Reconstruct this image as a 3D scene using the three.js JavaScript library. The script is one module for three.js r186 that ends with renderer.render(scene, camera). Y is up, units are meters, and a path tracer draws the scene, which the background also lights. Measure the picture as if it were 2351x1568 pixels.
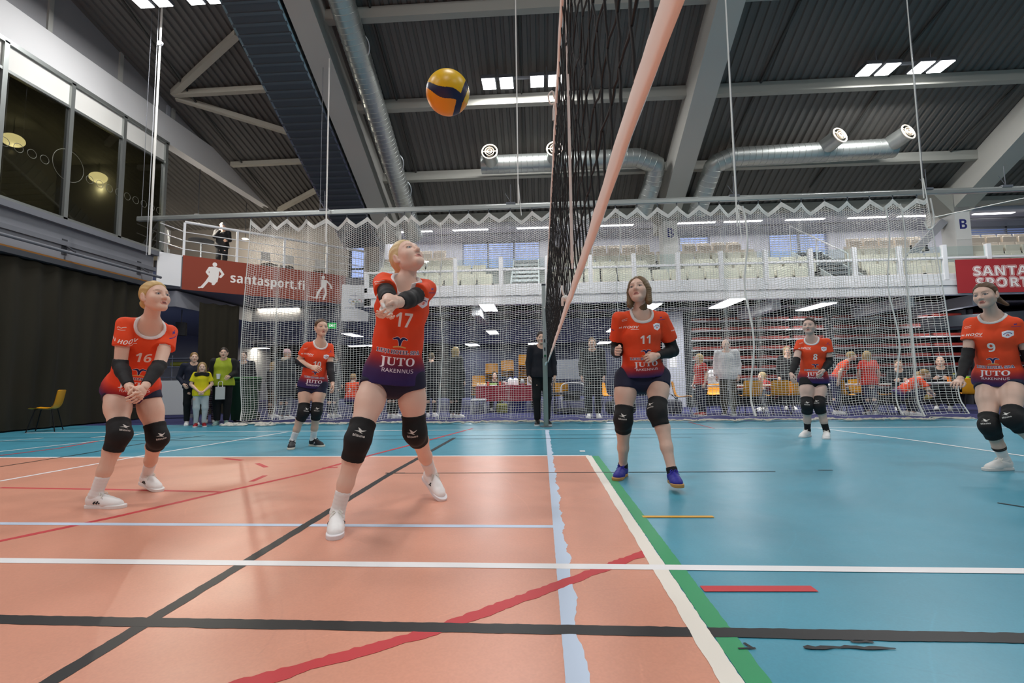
import * as THREE from 'three';
import { mergeGeometries, mergeVertices, toCreasedNormals } from 'three/addons/utils/BufferGeometryUtils.js';
import { RoundedBoxGeometry } from 'three/addons/geometries/RoundedBoxGeometry.js';
import { ImprovedNoise } from 'three/addons/math/ImprovedNoise.js';
import { RectAreaLightUniformsLib } from 'three/addons/lights/RectAreaLightUniformsLib.js';

// ---------------------------------------------------------------- camera, sky, exposure
RectAreaLightUniformsLib.init();
const scene = new THREE.Scene();
const FOCAL = 1105, CAMERA_HEIGHT = 0.86;                        // focal length in pixels of the 2351 x 1568 frame
const camera = new THREE.PerspectiveCamera(2 * Math.atan(784 / FOCAL) * 180 / Math.PI, 2351 / 1568, 0.05, 200);
camera.position.set(0, CAMERA_HEIGHT, 0);
camera.rotation.set(4.76 * Math.PI / 180, 3.42 * Math.PI / 180, -0.0125, 'YXZ');
camera.updateMatrixWorld(true);
scene.background = new THREE.Color(0.42, 0.55, 1.0);             // overcast winter afternoon outside the stand windows
const renderer = new THREE.WebGLRenderer({ antialias: true });
renderer.toneMapping = THREE.LinearToneMapping;
renderer.toneMappingExposure = 1.05;
renderer.shadowMap.enabled = true;
const FLOOD = 130, TUBE = 30, TUBE_DEEP = 26;                      // radiance of hall floodlights and of the tubes below and above the stand

// ---------------------------------------------------------------- helpers
const V = (x, y, z) => new THREE.Vector3(x, y, z);
const rnd = (() => { let s = 20240131; return () => { s |= 0; s = s + 0x6D2B79F5 | 0; let t = Math.imul(s ^ s >>> 15, 1 | s); t = t + Math.imul(t ^ t >>> 7, 61 | t) ^ t; return ((t ^ t >>> 14) >>> 0) / 4294967296; }; })();
const noise = new ImprovedNoise();
const nz = (x, y, z) => noise.noise(x + 31.7, y + 11.3, z + 7.9);
// a pixel of the photograph gives a direction; the distance comes from the surface it touches
const ray = (px, py) => V((px - 1175.5) / FOCAL, -(py - 784) / FOCAL, -1).applyQuaternion(camera.quaternion);
const onY = (px, py, y = 0) => { const d = ray(px, py); return d.multiplyScalar((y - CAMERA_HEIGHT) / d.y).add(camera.position); };
const onZ = (px, py, z) => { const d = ray(px, py); return d.multiplyScalar(z / d.z).add(camera.position); };
const onX = (px, py, x) => { const d = ray(px, py); return d.multiplyScalar(x / d.x).add(camera.position); };

const taken = new Map();
function numbered(name) {
  const n = taken.get(name) || 0; taken.set(name, n + 1);
  return n ? name + '_' + String(n).padStart(3, '0') : name;
}
function shade(o) { o.traverse(c => { if (c.isMesh) { c.castShadow = true; c.receiveShadow = true; } }); return o; }
function tag(o, label, category, group, kind) {
  if (label) o.userData.label = label;
  if (category) o.userData.category = category;
  if (group) o.userData.group = group;
  if (kind) o.userData.kind = kind;
  return o;
}
function thing(name, label, category, pos = [0, 0, 0], turn = 0, group) {
  const o = new THREE.Group(); o.name = numbered(name); o.position.set(...pos); o.rotation.y = turn; scene.add(o);
  return tag(o, label, category, group);
}
function part(parent, name, geo, mat, label) {
  const list = Array.isArray(geo) ? geo : [geo];
  const g = list.length > 1 ? join(list) : list[0];
  const m = new THREE.Mesh(g, mat); m.name = name; m.castShadow = m.receiveShadow = true;
  if (label) m.userData.label = label;
  parent.add(m); return m;
}
function struct(name, geo, mat, label) { const m = part(scene, name, geo, mat, label); m.userData.kind = 'structure'; return m; }
function single(name, geo, mat, label, category, group) {
  const m = part(scene, numbered(name), geo, mat); return tag(m, label, category, group);
}
function copyOf(o, pos, turn, label) {
  const c = o.clone(); c.userData = { ...o.userData }; c.name = numbered(o.name.replace(/_\d{3}$/, '')); scene.add(c);
  c.position.set(...pos); if (turn !== undefined) c.rotation.y = turn; if (label) c.userData.label = label; return c;
}
function join(list) {
  return mergeGeometries(list.map(g => {
    let h = g.index ? g.toNonIndexed() : g;
    if (!h.attributes.uv) h.setAttribute('uv', new THREE.BufferAttribute(new Float32Array(h.attributes.position.count * 2), 2));
    for (const k of Object.keys(h.attributes)) if (!['position', 'normal', 'uv'].includes(k)) h.deleteAttribute(k);
    return h;
  }));
}
// box given by its low and high corners
function bx(x0, x1, y0, y1, z0, z1, r = 0) {
  const w = Math.abs(x1 - x0), h = Math.abs(y1 - y0), d = Math.abs(z1 - z0);
  const g = r ? new RoundedBoxGeometry(w, h, d, 2, Math.min(r, w / 2.1, h / 2.1, d / 2.1)) : new THREE.BoxGeometry(w, h, d);
  if (!r) { // uv in metres
    const p = g.attributes.position, n = g.attributes.normal, u = g.attributes.uv;
    for (let i = 0; i < p.count; i++) {
      const X = p.getX(i) + (x0 + x1) / 2, Y = p.getY(i) + (y0 + y1) / 2, Z = p.getZ(i) + (z0 + z1) / 2;
      if (Math.abs(n.getY(i)) > .5) u.setXY(i, X, Z); else if (Math.abs(n.getX(i)) > .5) u.setXY(i, Z, Y); else u.setXY(i, X, Y);
    }
  }
  return g.translate((x0 + x1) / 2, (y0 + y1) / 2, (z0 + z1) / 2);
}
// straight bar between two points, round or square
function bar(a, b, r, seg = 8, r2 = r) {
  const d = b.clone().sub(a), L = d.length();
  const g = new THREE.CylinderGeometry(r2, r, L, seg, 1);
  if (seg === 4) g.rotateY(Math.PI / 4);
  g.translate(0, L / 2, 0).applyQuaternion(new THREE.Quaternion().setFromUnitVectors(V(0, 1, 0), d.normalize()));
  return g.translate(a.x, a.y, a.z);
}
function beamBox(a, b, w, h, up = V(0, 1, 0)) {          // rectangular bar from a to b, w wide, h tall, centred on the line
  const d = b.clone().sub(a), L = d.length(); d.normalize();
  const x = d.clone().cross(up).normalize(), y = x.clone().cross(d);
  const g = new THREE.BoxGeometry(w, h, L);
  const m = new THREE.Matrix4().makeBasis(x, y, d.clone().negate()); m.setPosition(a.clone().add(b).multiplyScalar(.5));
  return g.applyMatrix4(m);
}
function tube(pts, r, seg, radial = 6, closed = false) {
  return new THREE.TubeGeometry(new THREE.CatmullRomCurve3(pts, closed, 'centripetal'), seg || pts.length * 4, r, radial, closed);
}
// thin polyline tube without smoothing
function cord(pts, r, radial = 3) {
  const n = pts.length, pos = [], idx = [];
  const t = V(0, 0, 0), u = V(0, 0, 0), w = V(0, 0, 0), ref = V(0, 0, 0);
  for (let i = 0; i < n; i++) {
    t.copy(pts[Math.min(n - 1, i + 1)]).sub(pts[Math.max(0, i - 1)]).normalize();
    if (i === 0) { ref.set(0, 0, 1); if (Math.abs(t.z) > .9) ref.set(1, 0, 0); }
    u.copy(ref).cross(t).normalize(); w.copy(t).cross(u).normalize(); ref.copy(w);
    for (let k = 0; k < radial; k++) {
      const a = k / radial * Math.PI * 2, c = Math.cos(a) * r, s = Math.sin(a) * r;
      pos.push(pts[i].x + u.x * c + w.x * s, pts[i].y + u.y * c + w.y * s, pts[i].z + u.z * c + w.z * s);
    }
  }
  for (let i = 0; i < n - 1; i++) for (let k = 0; k < radial; k++) {
    const a = i * radial + k, b = i * radial + (k + 1) % radial, c = a + radial, d = b + radial;
    idx.push(a, c, b, b, c, d);
  }
  return { pos, idx };
}
function cordsGeometry(list) {
  let np = 0, ni = 0; for (const c of list) { np += c.pos.length; ni += c.idx.length; }
  const P = new Float32Array(np), I = new Uint32Array(ni); let op = 0, oi = 0;
  for (const c of list) { P.set(c.pos, op); const b = op / 3; for (let i = 0; i < c.idx.length; i++) I[oi + i] = c.idx[i] + b; op += c.pos.length; oi += c.idx.length; }
  const g = new THREE.BufferGeometry(); g.setAttribute('position', new THREE.BufferAttribute(P, 3)); g.setIndex(new THREE.BufferAttribute(I, 1));
  g.computeVertexNormals(); g.setAttribute('uv', new THREE.BufferAttribute(new Float32Array(P.length / 3 * 2), 2)); return g;
}
function gridSurface(nu, nv, f) {
  const pos = [], uv = [], idx = [];
  for (let j = 0; j <= nv; j++) for (let i = 0; i <= nu; i++) { const p = f(i / nu, j / nv); pos.push(p.x, p.y, p.z); uv.push(i / nu, j / nv); }
  for (let j = 0; j < nv; j++) for (let i = 0; i < nu; i++) { const a = j * (nu + 1) + i, b = a + 1, c = a + nu + 1, d = c + 1; idx.push(a, b, c, b, d, c); }
  const g = new THREE.BufferGeometry(); g.setAttribute('position', new THREE.Float32BufferAttribute(pos, 3)); g.setAttribute('uv', new THREE.Float32BufferAttribute(uv, 2));
  g.setIndex(idx); g.computeVertexNormals(); return g;
}
function flat(pts, y, th = .0012) {                                  // polygon in the floor plane with a little thickness
  const s = new THREE.Shape(pts.map(p => new THREE.Vector2(p[0], -p[1])));
  return new THREE.ExtrudeGeometry(s, { depth: th, bevelEnabled: false }).rotateX(-Math.PI / 2).translate(0, y, 0);
}

// ---------------------------------------------------------------- materials
const lin = (r, g, b) => new THREE.Color().setRGB(r, g, b);
const mat = (color, roughness = .7, metalness = 0, extra = {}) => new THREE.MeshStandardMaterial({ color, roughness, metalness, ...extra });
function dataTex(w, h, f, srgb = true, rx = 1, ry = 1) {
  const d = new Uint8Array(w * h * 4);
  for (let y = 0; y < h; y++) for (let x = 0; x < w; x++) { const c = f(x, y); const i = (y * w + x) * 4; d[i] = c[0]; d[i + 1] = c[1]; d[i + 2] = c[2]; d[i + 3] = 255; }
  const t = new THREE.DataTexture(d, w, h); t.wrapS = t.wrapT = THREE.RepeatWrapping; t.magFilter = THREE.LinearFilter; t.minFilter = THREE.LinearMipmapLinearFilter; t.generateMipmaps = true;
  if (srgb) t.colorSpace = THREE.SRGBColorSpace; t.repeat.set(rx, ry); t.needsUpdate = true; return t;
}
function canvasTex(w, h, draw) {
  const c = document.createElement('canvas'); c.width = w; c.height = h; draw(c.getContext('2d'), w, h);
  const t = new THREE.CanvasTexture(c); t.colorSpace = THREE.SRGBColorSpace; t.anisotropy = 8; return t;
}
const glow = (c, k) => new THREE.MeshStandardMaterial({ color: 0x888888, emissive: c, emissiveIntensity: k, roughness: .5 });
function areaLight(x, y, z, w, h, k, color = 0xffffff, look) {
  const l = new THREE.RectAreaLight(color, k, w, h); l.position.set(x, y, z);
  if (look) l.lookAt(look); else l.rotation.x = -Math.PI / 2; scene.add(l); l.castShadow = true; return l;
}
const M = {
  white: mat(0xe9e9ea, .5), whitePaint: mat(0xe4e4e6, .55), offWhite: mat(0xd6d4ce, .7), lightGrey: mat(0xb4b6ba, .7), grey: mat(0x8b8d92, .75),
  midGrey: mat(0x6e7076, .8), darkGrey: mat(0x3c3e43, .8), black: mat(0x121214, .8), blackShiny: mat(0x0d0d0f, .35),
  steel: mat(0xb9bfc2, .32, .9), galv: mat(0xa9adaa, .38, .8), alu: mat(0xa9b0ad, .45, .35), chrome: mat(0xd0d3d6, .18, 1),
  navyWall: mat(0x1d2036, .85), yellowPlastic: mat(0xe39a12, .38), redSeat: mat(0x741f16, .65), redCloth: mat(0x86132a, .85),
  rope: mat(0xe8e6e0, .85), tapeWhite: mat(0xefe3da, .75), blackCord: mat(0x0c0c0d, .75), wood: mat(0xb0803c, .6),
  cream: mat(0xe8dccb, .5), creamDark: mat(0xcdbf9f, .5), concrete: mat(0xa4a49f, .85), drape: mat(0x17160e, .95), greenBin: mat(0x16361d, .5),
};
// ================================================================ FLOOR
const scuff = (seed, base, amp) => {
  // broad mottling plus fine grain and thin scuff strokes, 6 m per tile
  const S = 1024, a = new Float32Array(S * S);
  let s = seed; const r = () => { s = (s * 16807) % 2147483647; return s / 2147483647; };
  for (let y = 0; y < S; y++) for (let x = 0; x < S; x++) {
    const u = x / S * Math.PI * 2, v = y / S * Math.PI * 2;
    const q = noise.noise(Math.cos(u) * 2.1 + seed, Math.sin(u) * 2.1 + Math.cos(v) * 2.1, Math.sin(v) * 2.1) * .6 + noise.noise(Math.cos(u) * 7 + seed, Math.sin(u) * 7 + Math.cos(v) * 7, Math.sin(v) * 7) * .2;
    a[y * S + x] = q * amp + (r() - .5) * .035;
  }
  for (let k = 0; k < 240; k++) {
    let x = r() * S, y = r() * S; const an = r() * 6.3, L = 14 + r() * 90, da = (r() - .5) * .02, v = (r() - .38) * .07; let q = an;
    for (let i = 0; i < L; i++) { const X = ((x | 0) % S + S) % S, Y = ((y | 0) % S + S) % S; a[Y * S + X] += v; x += Math.cos(q); y += Math.sin(q); q += da; }
  }
  return dataTex(S, S, (x, y) => { const f = 1 + a[y * S + x]; return base.map(b => Math.max(0, Math.min(255, b * f))); }, true, 1 / 6, 1 / 6);
};
const glossMap = dataTex(512, 512, (x, y) => {
  const u = x / 512 * Math.PI * 2, v = y / 512 * Math.PI * 2;
  const q = noise.noise(Math.cos(u) * 3, Math.sin(u) * 3 + Math.cos(v) * 3, Math.sin(v) * 3 + 4) * .6 + noise.noise(Math.cos(u) * 9, Math.sin(u) * 9 + Math.cos(v) * 9, Math.sin(v) * 9 + 4) * .4;
  const g = 165 + q * 26; return [255, Math.max(90, Math.min(230, g)), 0];
}, false, 1 / 5, 1 / 5);
const floorMat = base => new THREE.MeshStandardMaterial({ map: scuff(base[0] + 3, base, .06), roughness: .56, roughnessMap: glossMap, metalness: 0 });
const tealMat = floorMat([72, 148, 170]), salmonMat = floorMat([216, 151, 126]);
const floor = struct('floor', bx(-10.9, 20, -.12, 0, -10.25, 14), tealMat, 'glossy teal sports hall floor');
const carpetMat = mat(0x2b2d5c, .9);
part(floor, 'carpet', bx(-16, 20, -.12, -.001, -27, -10.25), carpetMat, 'dark blue floor covering beyond the court');
part(floor, 'court_area', flat([[-9.6, 13], [.5, 13], [.5, -5.67], [-9.6, -5.67]], .0002, .001), salmonMat, 'salmon coloured court area');
const paint = { white: mat(0xeceaea, .45), lightBlue: mat(0xc3d2e6, .5), black: mat(0x141314, .5), red: mat(0xc23238, .55), green: mat(0x2f9560, .5), yellow: mat(0xd7a32c, .5), cream: mat(0xe9e2d6, .5) };
let lineY = .0014;
function courtLine(col, pts, w, opt = {}) {                    // pts: polyline in the floor plane; ragged edges where the paint is worn
  lineY += .00006; const L = [], R = [];
  for (let i = 0; i < pts.length - 1; i++) {
    const [x0, z0] = pts[i], [x1, z1] = pts[i + 1], len = Math.hypot(x1 - x0, z1 - z0), nx = (z1 - z0) / len, nzz = -(x1 - x0) / len;
    const n = opt.rag ? Math.max(1, Math.ceil(len / .02)) : 1;
    for (let k = 0; k < n + (i === pts.length - 2 ? 1 : 0); k++) {
      const t = k / n, x = x0 + (x1 - x0) * t, z = z0 + (z1 - z0) * t;
      const el = opt.rag ? (rnd() - .5) * opt.rag * (opt.left ?? 1) : 0, er = opt.rag ? (nz(x * 9, z * 9, 3) * 1.2 + (rnd() - .5) * .5) * opt.rag : 0;
      L.push([x + nx * (w / 2 + el), z + nzz * (w / 2 + el)]); R.push([x - nx * (w / 2 + er), z - nzz * (w / 2 + er)]);
    }
  }
  return part(floor, 'court_line', flat(L.concat(R.reverse()), lineY, .0004), paint[col]);
}
const F2 = (px, py) => { const p = onY(px, py); return [p.x, p.z]; };
courtLine('white', [[-9.6, -5.67], [.53, -5.67]], .05);
courtLine('green', [[.6, -5.64], [.6, 6]], .075, { rag: .004 });
courtLine('red', [F2(0, 1120), F2(250, 1124), F2(515, 1130)], .04);
courtLine('red', [F2(-160, 1272), F2(0, 1243), F2(270, 1186), F2(520, 1128), F2(700, 1088), F2(860, 1043), F2(980, 1012), F2(1085, 984)], .05, { rag: .006 });
courtLine('red', [F2(515, 1053), F2(556, 1057)], .06); courtLine('red', [F2(590, 1064), F2(611, 1073)], .05); courtLine('red', [F2(577, 1106), F2(609, 1092)], .05);
courtLine('red', [F2(740, 1075), F2(775, 1073)], .05); courtLine('red', [F2(0, 1046), F2(130, 1030), F2(225, 1013)], .05);
courtLine('lightBlue', [[-9.6, -2.94], [.06, -2.94]], .052);
courtLine('black', [[-1.45, 3], [-1.45, -4.5], [-1.36, -7.5]], .058, { rag: .004 });
courtLine('lightBlue', [[.085, 4], [.085, -8.6]], .062, { rag: .017, left: .1 });
courtLine('red', [F2(330, 1650), F2(560, 1572), F2(980, 1455), F2(1250, 1356), F2(1488, 1268)], .062, { rag: .012 });
courtLine('black', [[-9, -1.75], [9, -1.75]], .066, { rag: .004 });
courtLine('cream', [[.525, -5.66], [.525, 6]], .068, { rag: .004 });
courtLine('white', [[-9.6, -2.325], [18, -2.325]], .062);
courtLine('black', [F2(885, 1087), F2(1780, 1083)], .022);
courtLine('black', [F2(930, 1086), F2(885, 1086)], .014);
courtLine('white', [F2(-300, 1158), F2(0, 1105), F2(330, 1046), F2(660, 992)], .05);
courtLine('white', [F2(-60, 1046), F2(0, 1037), F2(240, 1011), F2(360, 990)], .05);
courtLine('white', [[-9.8, -8.68], [6.9, -8.68], [9.6, -8.2], [13, -7.5]], .05);
courtLine('white', [F2(1878, 983), F2(2120, 1014), F2(2351, 1047), F2(2600, 1084)], .05);
courtLine('white', [F2(0, 1013), F2(100, 1006)], .04); courtLine('white', [F2(208, 1005), F2(244, 1002)], .07);
courtLine('black', [F2(0, 1072), F2(180, 1044), F2(330, 1018), F2(470, 1000)], .03);
courtLine('black', [[-9.8, -7.82], [3.2, -7.82]], .018); courtLine('black', [[-9.8, -7.35], [2.2, -7.35]], .02);
courtLine('yellow', [F2(1475, 1187), F2(1638, 1187)], .042);
courtLine('red', [F2(1612, 1353), F2(1870, 1353)], .055);
courtLine('white', [F2(1331, 1036), F2(1343, 1036)], .1);
courtLine('black', [F2(2290, 1155), F2(2360, 1166), F2(2450, 1182)], .02); courtLine('black', [F2(1878, 1080), F2(1912, 1080)], .015);
courtLine('red', [F2(1580, 969), F2(1640, 984)], .03);
courtLine('black', [F2(1695, 1491), F2(1735, 1490)], .008); courtLine('black', [F2(1708, 1478), F2(1726, 1489)], .01);
courtLine('black', [F2(1845, 1488), F2(1930, 1488), F2(2055, 1490)], .012, { rag: .012 });
courtLine('black', [F2(1953, 1474), F2(2005, 1476)], .014, { rag: .01 });

// ================================================================ ROOF AND WALLS
const deckColor = mat(0x605d59, .75);
const roofY = z => 7.0 + .5 * (z + 14), beamY = z => 6.1 + .53 * (z + 14);
// ribbed decking: trapezoid profile running down the slope
function decking(x0, x1, za, ya, zb, yb, pitch = .2, depth = .045) {
  const prof = []; for (let x = x0; x < x1 - 1e-6; x += pitch) prof.push([x, 0], [x + pitch * .5, 0], [x + pitch * .6, depth], [x + pitch * .9, depth]); prof.push([x1, 0]);
  const pos = [], idx = [];
  const N = prof.length;
  for (const [z, y, t] of [[za, ya, 0], [zb, yb, 0], [za, ya, .25], [zb, yb, .25]]) for (const [x, d] of prof) pos.push(x, y + (t ? t : d), z);
  for (let i = 0; i < N - 1; i++) { const a = i, b = i + 1, c = N + i, d = N + i + 1; idx.push(a, b, c, b, d, c); idx.push(2 * N + a, 2 * N + c, 2 * N + b, 2 * N + b, 2 * N + c, 2 * N + d); }
  const g = new THREE.BufferGeometry(); g.setAttribute('position', new THREE.Float32BufferAttribute(pos, 3)); g.setIndex(idx);
  const h = toCreasedNormals(g, .3); h.setAttribute('uv', new THREE.BufferAttribute(new Float32Array(h.attributes.position.count * 2), 2)); return h;
}
struct('ceiling', [decking(-5.7, 20, 0, roofY(0), -15.6, roofY(-15.6)), decking(-5.7, 20, 14, roofY(-14), 0, roofY(0), .8), decking(-16, -5.7, 0, 12.3, -19.2, 7.45), decking(-16, -5.7, 14, 8.8, 0, 12.3, .8),
  ...[[[6.9, 10.55], [19.2, 7.45], [19.2, 5.4], [15.6, 6.2]], [[0, 12.3], [6.9, 10.55], [0, 14]], [[0, 12.3], [0, 14], [-6.8, 10.6]], [[-6.8, 10.6], [-14, 8.8], [-14, 7]]].map(q => new THREE.ExtrudeGeometry(new THREE.Shape(q.map(p => new THREE.Vector2(...p))), { depth: .1, bevelEnabled: false }).rotateY(Math.PI / 2).translate(-5.8, 0, 0))], deckColor, 'dark grey ribbed metal roof decking');
const wallMat = mat(0x9a9ca2, .85), wallWarm = mat(0xb3b2b0, .85);
struct('wall_back', bx(-16, 20, 0, 13, 14, 14.3), wallMat);
struct('wall_right', bx(20, 20.3, 0, 14.6, -27, 14), wallMat);
// far wall of the space below the stand, dark blue below, and the deep ceiling
struct('wall_far', bx(-16, 20, -.1, 3.2, -27.3, -27), M.navyWall);
const soffitMat = mat(0x8f9096, .8);
struct('ceiling_below_stand', [bx(-5.2, 20, 3.0, 3.12, -27, -13.1)], soffitMat, 'grey underside of the spectator stand');
struct('ceiling_left_recess', [bx(-16, -5.2, 3.1, 3.55, -27, -16.5), bx(-16, -10.3, 3.1, 3.55, -16.5, -12.9)], soffitMat);
// left wall: beam, wall panels above, strip below the windows
const LW = -10.6;
const leftBand = mat(0xc9c8c8, .75);
const wl = struct('wall_left', [bx(LW - .3, LW, 7.82, 8.62, -18.9, 14), bx(LW - .3, LW, 3.42, 4.56, -12.4, 14)], leftBand, 'pale concrete beam above the windows');
part(wl, 'upper_panel', [bx(LW - .35, LW - .15, 8.6, 12.5, -19, 14)], mat(0x8d8c8e, .85), 'grey wall panel above the beam');
for (const z of [-9.4, -11.2, -13, -14.8]) part(wl, 'panel_joint', bx(LW - .16, LW - .1, 8.6, 11, z - .05, z + .05), mat(0xa3a29c, .8));
part(wl, 'lower_wall', bx(LW - .35, LW - .2, 0, 3.42, -12.6, 14), wallMat);
part(wl, 'near_infill', bx(LW - .3, LW - .02, 4.56, 7.82, -4.6, 14), leftBand);
// cladding below the window: ledges, pipe rail, brown strip, brackets
part(wl, 'ledge', [bx(LW, LW + .16, 4.42, 4.55, -12.4, 2), bx(LW, LW + .08, 4.0, 4.1, -12.4, 2)], M.midGrey);
part(wl, 'cladding', bx(LW, LW + .03, 3.55, 4.42, -12.35, 2), mat(0x84868c, .7));
part(wl, 'brown_strip', bx(LW + .12, LW + .2, 3.6, 3.65, -12.35, 2), mat(0x9a6420, .6));
part(wl, 'track_profile', bx(LW + .02, LW + .34, 3.47, 3.58, -12.35, 2), M.darkGrey);
part(wl, 'pipe_rail', bar(V(LW + .32, 3.8, 2), V(LW + .32, 3.8, -12.3), .035), M.midGrey);
for (const z of [-6.2, -8.0, -9.9, -11.9]) part(wl, 'bracket', [bar(V(LW, 4.05, z), V(LW + .3, 3.85, z), .02), bx(LW, LW + .04, 3.8, 4.15, z - .06, z + .06)], M.darkGrey);
// recess behind the drapes and cafe walls
struct('wall_recess', [bx(-16, -15.7, 0, 8, -27, -12.9)], wallMat);

// ================================================================ BEAMS, PURLINS, BRACES
const beamMat = mat(0xb6b5ae, .8);
for (const bxm of [-4.9, 4.0, 12.5]) {
  const sh = new THREE.Shape(); sh.moveTo(0, beamY(0)); sh.lineTo(14.9, beamY(-14.9)); sh.lineTo(15.6, beamY(-15.0) - .05); sh.lineTo(15.6, roofY(-15.6)); sh.lineTo(0, roofY(0)); sh.closePath();
  const g = new THREE.ExtrudeGeometry(sh, { depth: .56, bevelEnabled: false }).rotateY(Math.PI / 2).translate(bxm - .28, 0, 0);
  single('roof_beam', g, beamMat, bxm < 0 ? 'pale tapered roof beam beside the round spiral duct' : bxm < 8 ? 'pale tapered roof beam reaching down to the column lettered B behind the net curtain' : 'pale tapered roof beam reaching down to the column lettered B beside the red banner', 'roof beam');
}
const purlinMat = mat(0x9c9b93, .8);
for (const [z, lab] of [[-7.8, 'pale roof purlin nearest the ridge'], [-9.8, 'pale roof purlin above the floodlights'], [-11.72, 'pale roof purlin carrying the floodlights'], [-13.75, 'pale roof purlin above the nozzle ducts'], [-15.3, 'pale roof purlin at the foot of the roof above the stand']])
  single('roof_purlin', bx(-5.6, 20, roofY(z) - .26, roofY(z), z - .09, z + .09), purlinMat, lab, 'purlin');
// bracing in the side bay
const sideY = z => 7.7 + .2526 * (z + 18.2);
const brace = (a, b, lab) => single('roof_brace', beamBox(a, b, .16, .14), mat(0xa9a497, .8), lab, 'brace');
const nodeA = V(LW + .1, sideY(-12.7) - .1, -12.7), nodeB = V(LW + .1, sideY(-15.4) - .1, -15.4);
const onSide = (px, py) => { const d = ray(px, py); const t = (7.7 + .2526 * 18.2 - .12 - CAMERA_HEIGHT) / (d.y - .2526 * d.z); return d.multiplyScalar(t).add(camera.position); };
brace(onSide(398, 214), onSide(545, 78), 'diagonal roof brace rising from the bracing joint towards the ridge');
brace(onSide(398, 216), onSide(625, 203), 'cross roof brace from the bracing joint to the flat duct');
brace(onSide(404, 224), onSide(690, 312), 'diagonal roof brace running down from the bracing joint');
brace(onSide(532, 378), onSide(720, 369), 'cross roof brace with a small sensor beside it');
brace(onSide(640, 482), onSide(745, 426), 'short diagonal roof brace above the cafe balcony');
// thin conduits along the roof
const onRoof = (px, py, dy = -.06) => { const d = ray(px, py); const t = (7.0 + 7 + dy - CAMERA_HEIGHT) / (d.y - .5 * d.z); return d.multiplyScalar(t).add(camera.position); };
function conduit(pix, r, lab, f = onRoof) { single('roof_conduit', pix.slice(1).map((p, i) => bar(f(...pix[i]), f(...p), r, 6)), mat(0x3a3935, .7), lab, 'conduit'); }
conduit([[280, 0], [420, 195], [640, 485]], .03, 'dark conduit crossing the side bay braces', onSide);
conduit([[845, 0], [900, 190], [975, 470]], .03, 'dark conduit beside the round spiral duct');
conduit([[1838, 0], [1765, 150], [1680, 330]], .035, 'dark conduit between the net tape and the column beam');
conduit([[2180, 0], [2070, 130], [1940, 325], [1860, 430]], .03, 'dark conduit passing the right hand floodlights');
conduit([[2351, 180], [2200, 330], [2100, 430]], .03, 'dark conduit slanting down above the red banner');
conduit([[1190, 0], [1197, 190], [1200, 460]], .02, 'thin dark conduit beside the hanging strap above the net');

// ================================================================ AIR DUCTS
function spiralDuct(name, pts, r, lab, step = .12) {
  const o = thing(name, lab, 'air duct', [pts[0].x, 0, pts[0].z]); const off = V(pts[0].x, 0, pts[0].z);
  const q = pts.map(p => p.clone().sub(off));
  const curve = new THREE.CatmullRomCurve3(q, false, 'catmullrom', .06);
  part(o, 'pipe', new THREE.TubeGeometry(curve, pts.length * 14, r, 28, false), M.galv);
  const L = curve.getLength(); const rings = [];
  for (let s = step; s < L; s += step) { const p = curve.getPointAt(s / L), t = curve.getTangentAt(s / L); const g = new THREE.TorusGeometry(r, .008, 4, 24); g.applyQuaternion(new THREE.Quaternion().setFromUnitVectors(V(0, 0, 1), t)); rings.push(g.translate(p.x, p.y, p.z)); }
  const m = part(o, 'spiral_seams', rings, M.galv); m.userData.kind = 'stuff';
  for (const e of [0, 1]) { const p = curve.getPointAt(e), t = curve.getTangentAt(e); const g = new THREE.CircleGeometry(r * 1.01, 28).applyQuaternion(new THREE.Quaternion().setFromUnitVectors(V(0, 0, 1), t)).translate(p.x, p.y, p.z); part(o, 'end_cap', g, M.galv); }
  return [o, off];
}
const galvDark = mat(0x6d757b, .42, .8);
{ const [o, off] = spiralDuct('spiral_duct', [V(-3.95, beamY(-1) + .1, -1), V(-3.97, beamY(-6) + .08, -6), V(-4.0, beamY(-12) + .05, -12), V(-4.02, beamY(-15) + .0, -15)], .27, 'round galvanised spiral duct running down beside the left roof beam');
  for (const z of [-9.9, -12.6, -13.4]) { const g = new THREE.TorusGeometry(.285, .02, 6, 28).rotateX(.49).translate(-3.97, beamY(z) + .06, z); part(o, 'duct_collar', g.translate(-off.x, 0, -off.z), M.steel); } }
{ // wide flat duct wrapped in ribbed foil
  const o = thing('flat_duct', 'wide flat silver ventilation duct along the side bay', 'air duct', [-5.9, 0, -8]);
  const a = V(0, beamY(-7) + .33, 1), b = V(.02, beamY(-15.5) + .3, -7.5);
  part(o, 'duct_body', beamBox(a, b, 1.15, .5), mat(0x5a6066, .5, .35));
  const d = b.clone().sub(a), L = d.length(); d.normalize();
  const ribs = []; for (let s = .1; s < L; s += .21) { const p = a.clone().addScaledVector(d, s); ribs.push(beamBox(p.clone().addScaledVector(d, -.012), p.clone().addScaledVector(d, .03 + rnd() * .02), 1.2, .57)); }
  const m = part(o, 'foil_ribs', ribs, mat(0x666d73, .42, .5)); m.userData.kind = 'stuff';
  part(o, 'edge_profile', [beamBox(a.clone().add(V(.6, -.26, 0)), b.clone().add(V(.6, -.26, 0)), .05, .05), beamBox(a.clone().add(V(-.6, -.26, 0)), b.clone().add(V(-.6, -.26, 0)), .05, .05)], M.steel);
}
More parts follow.
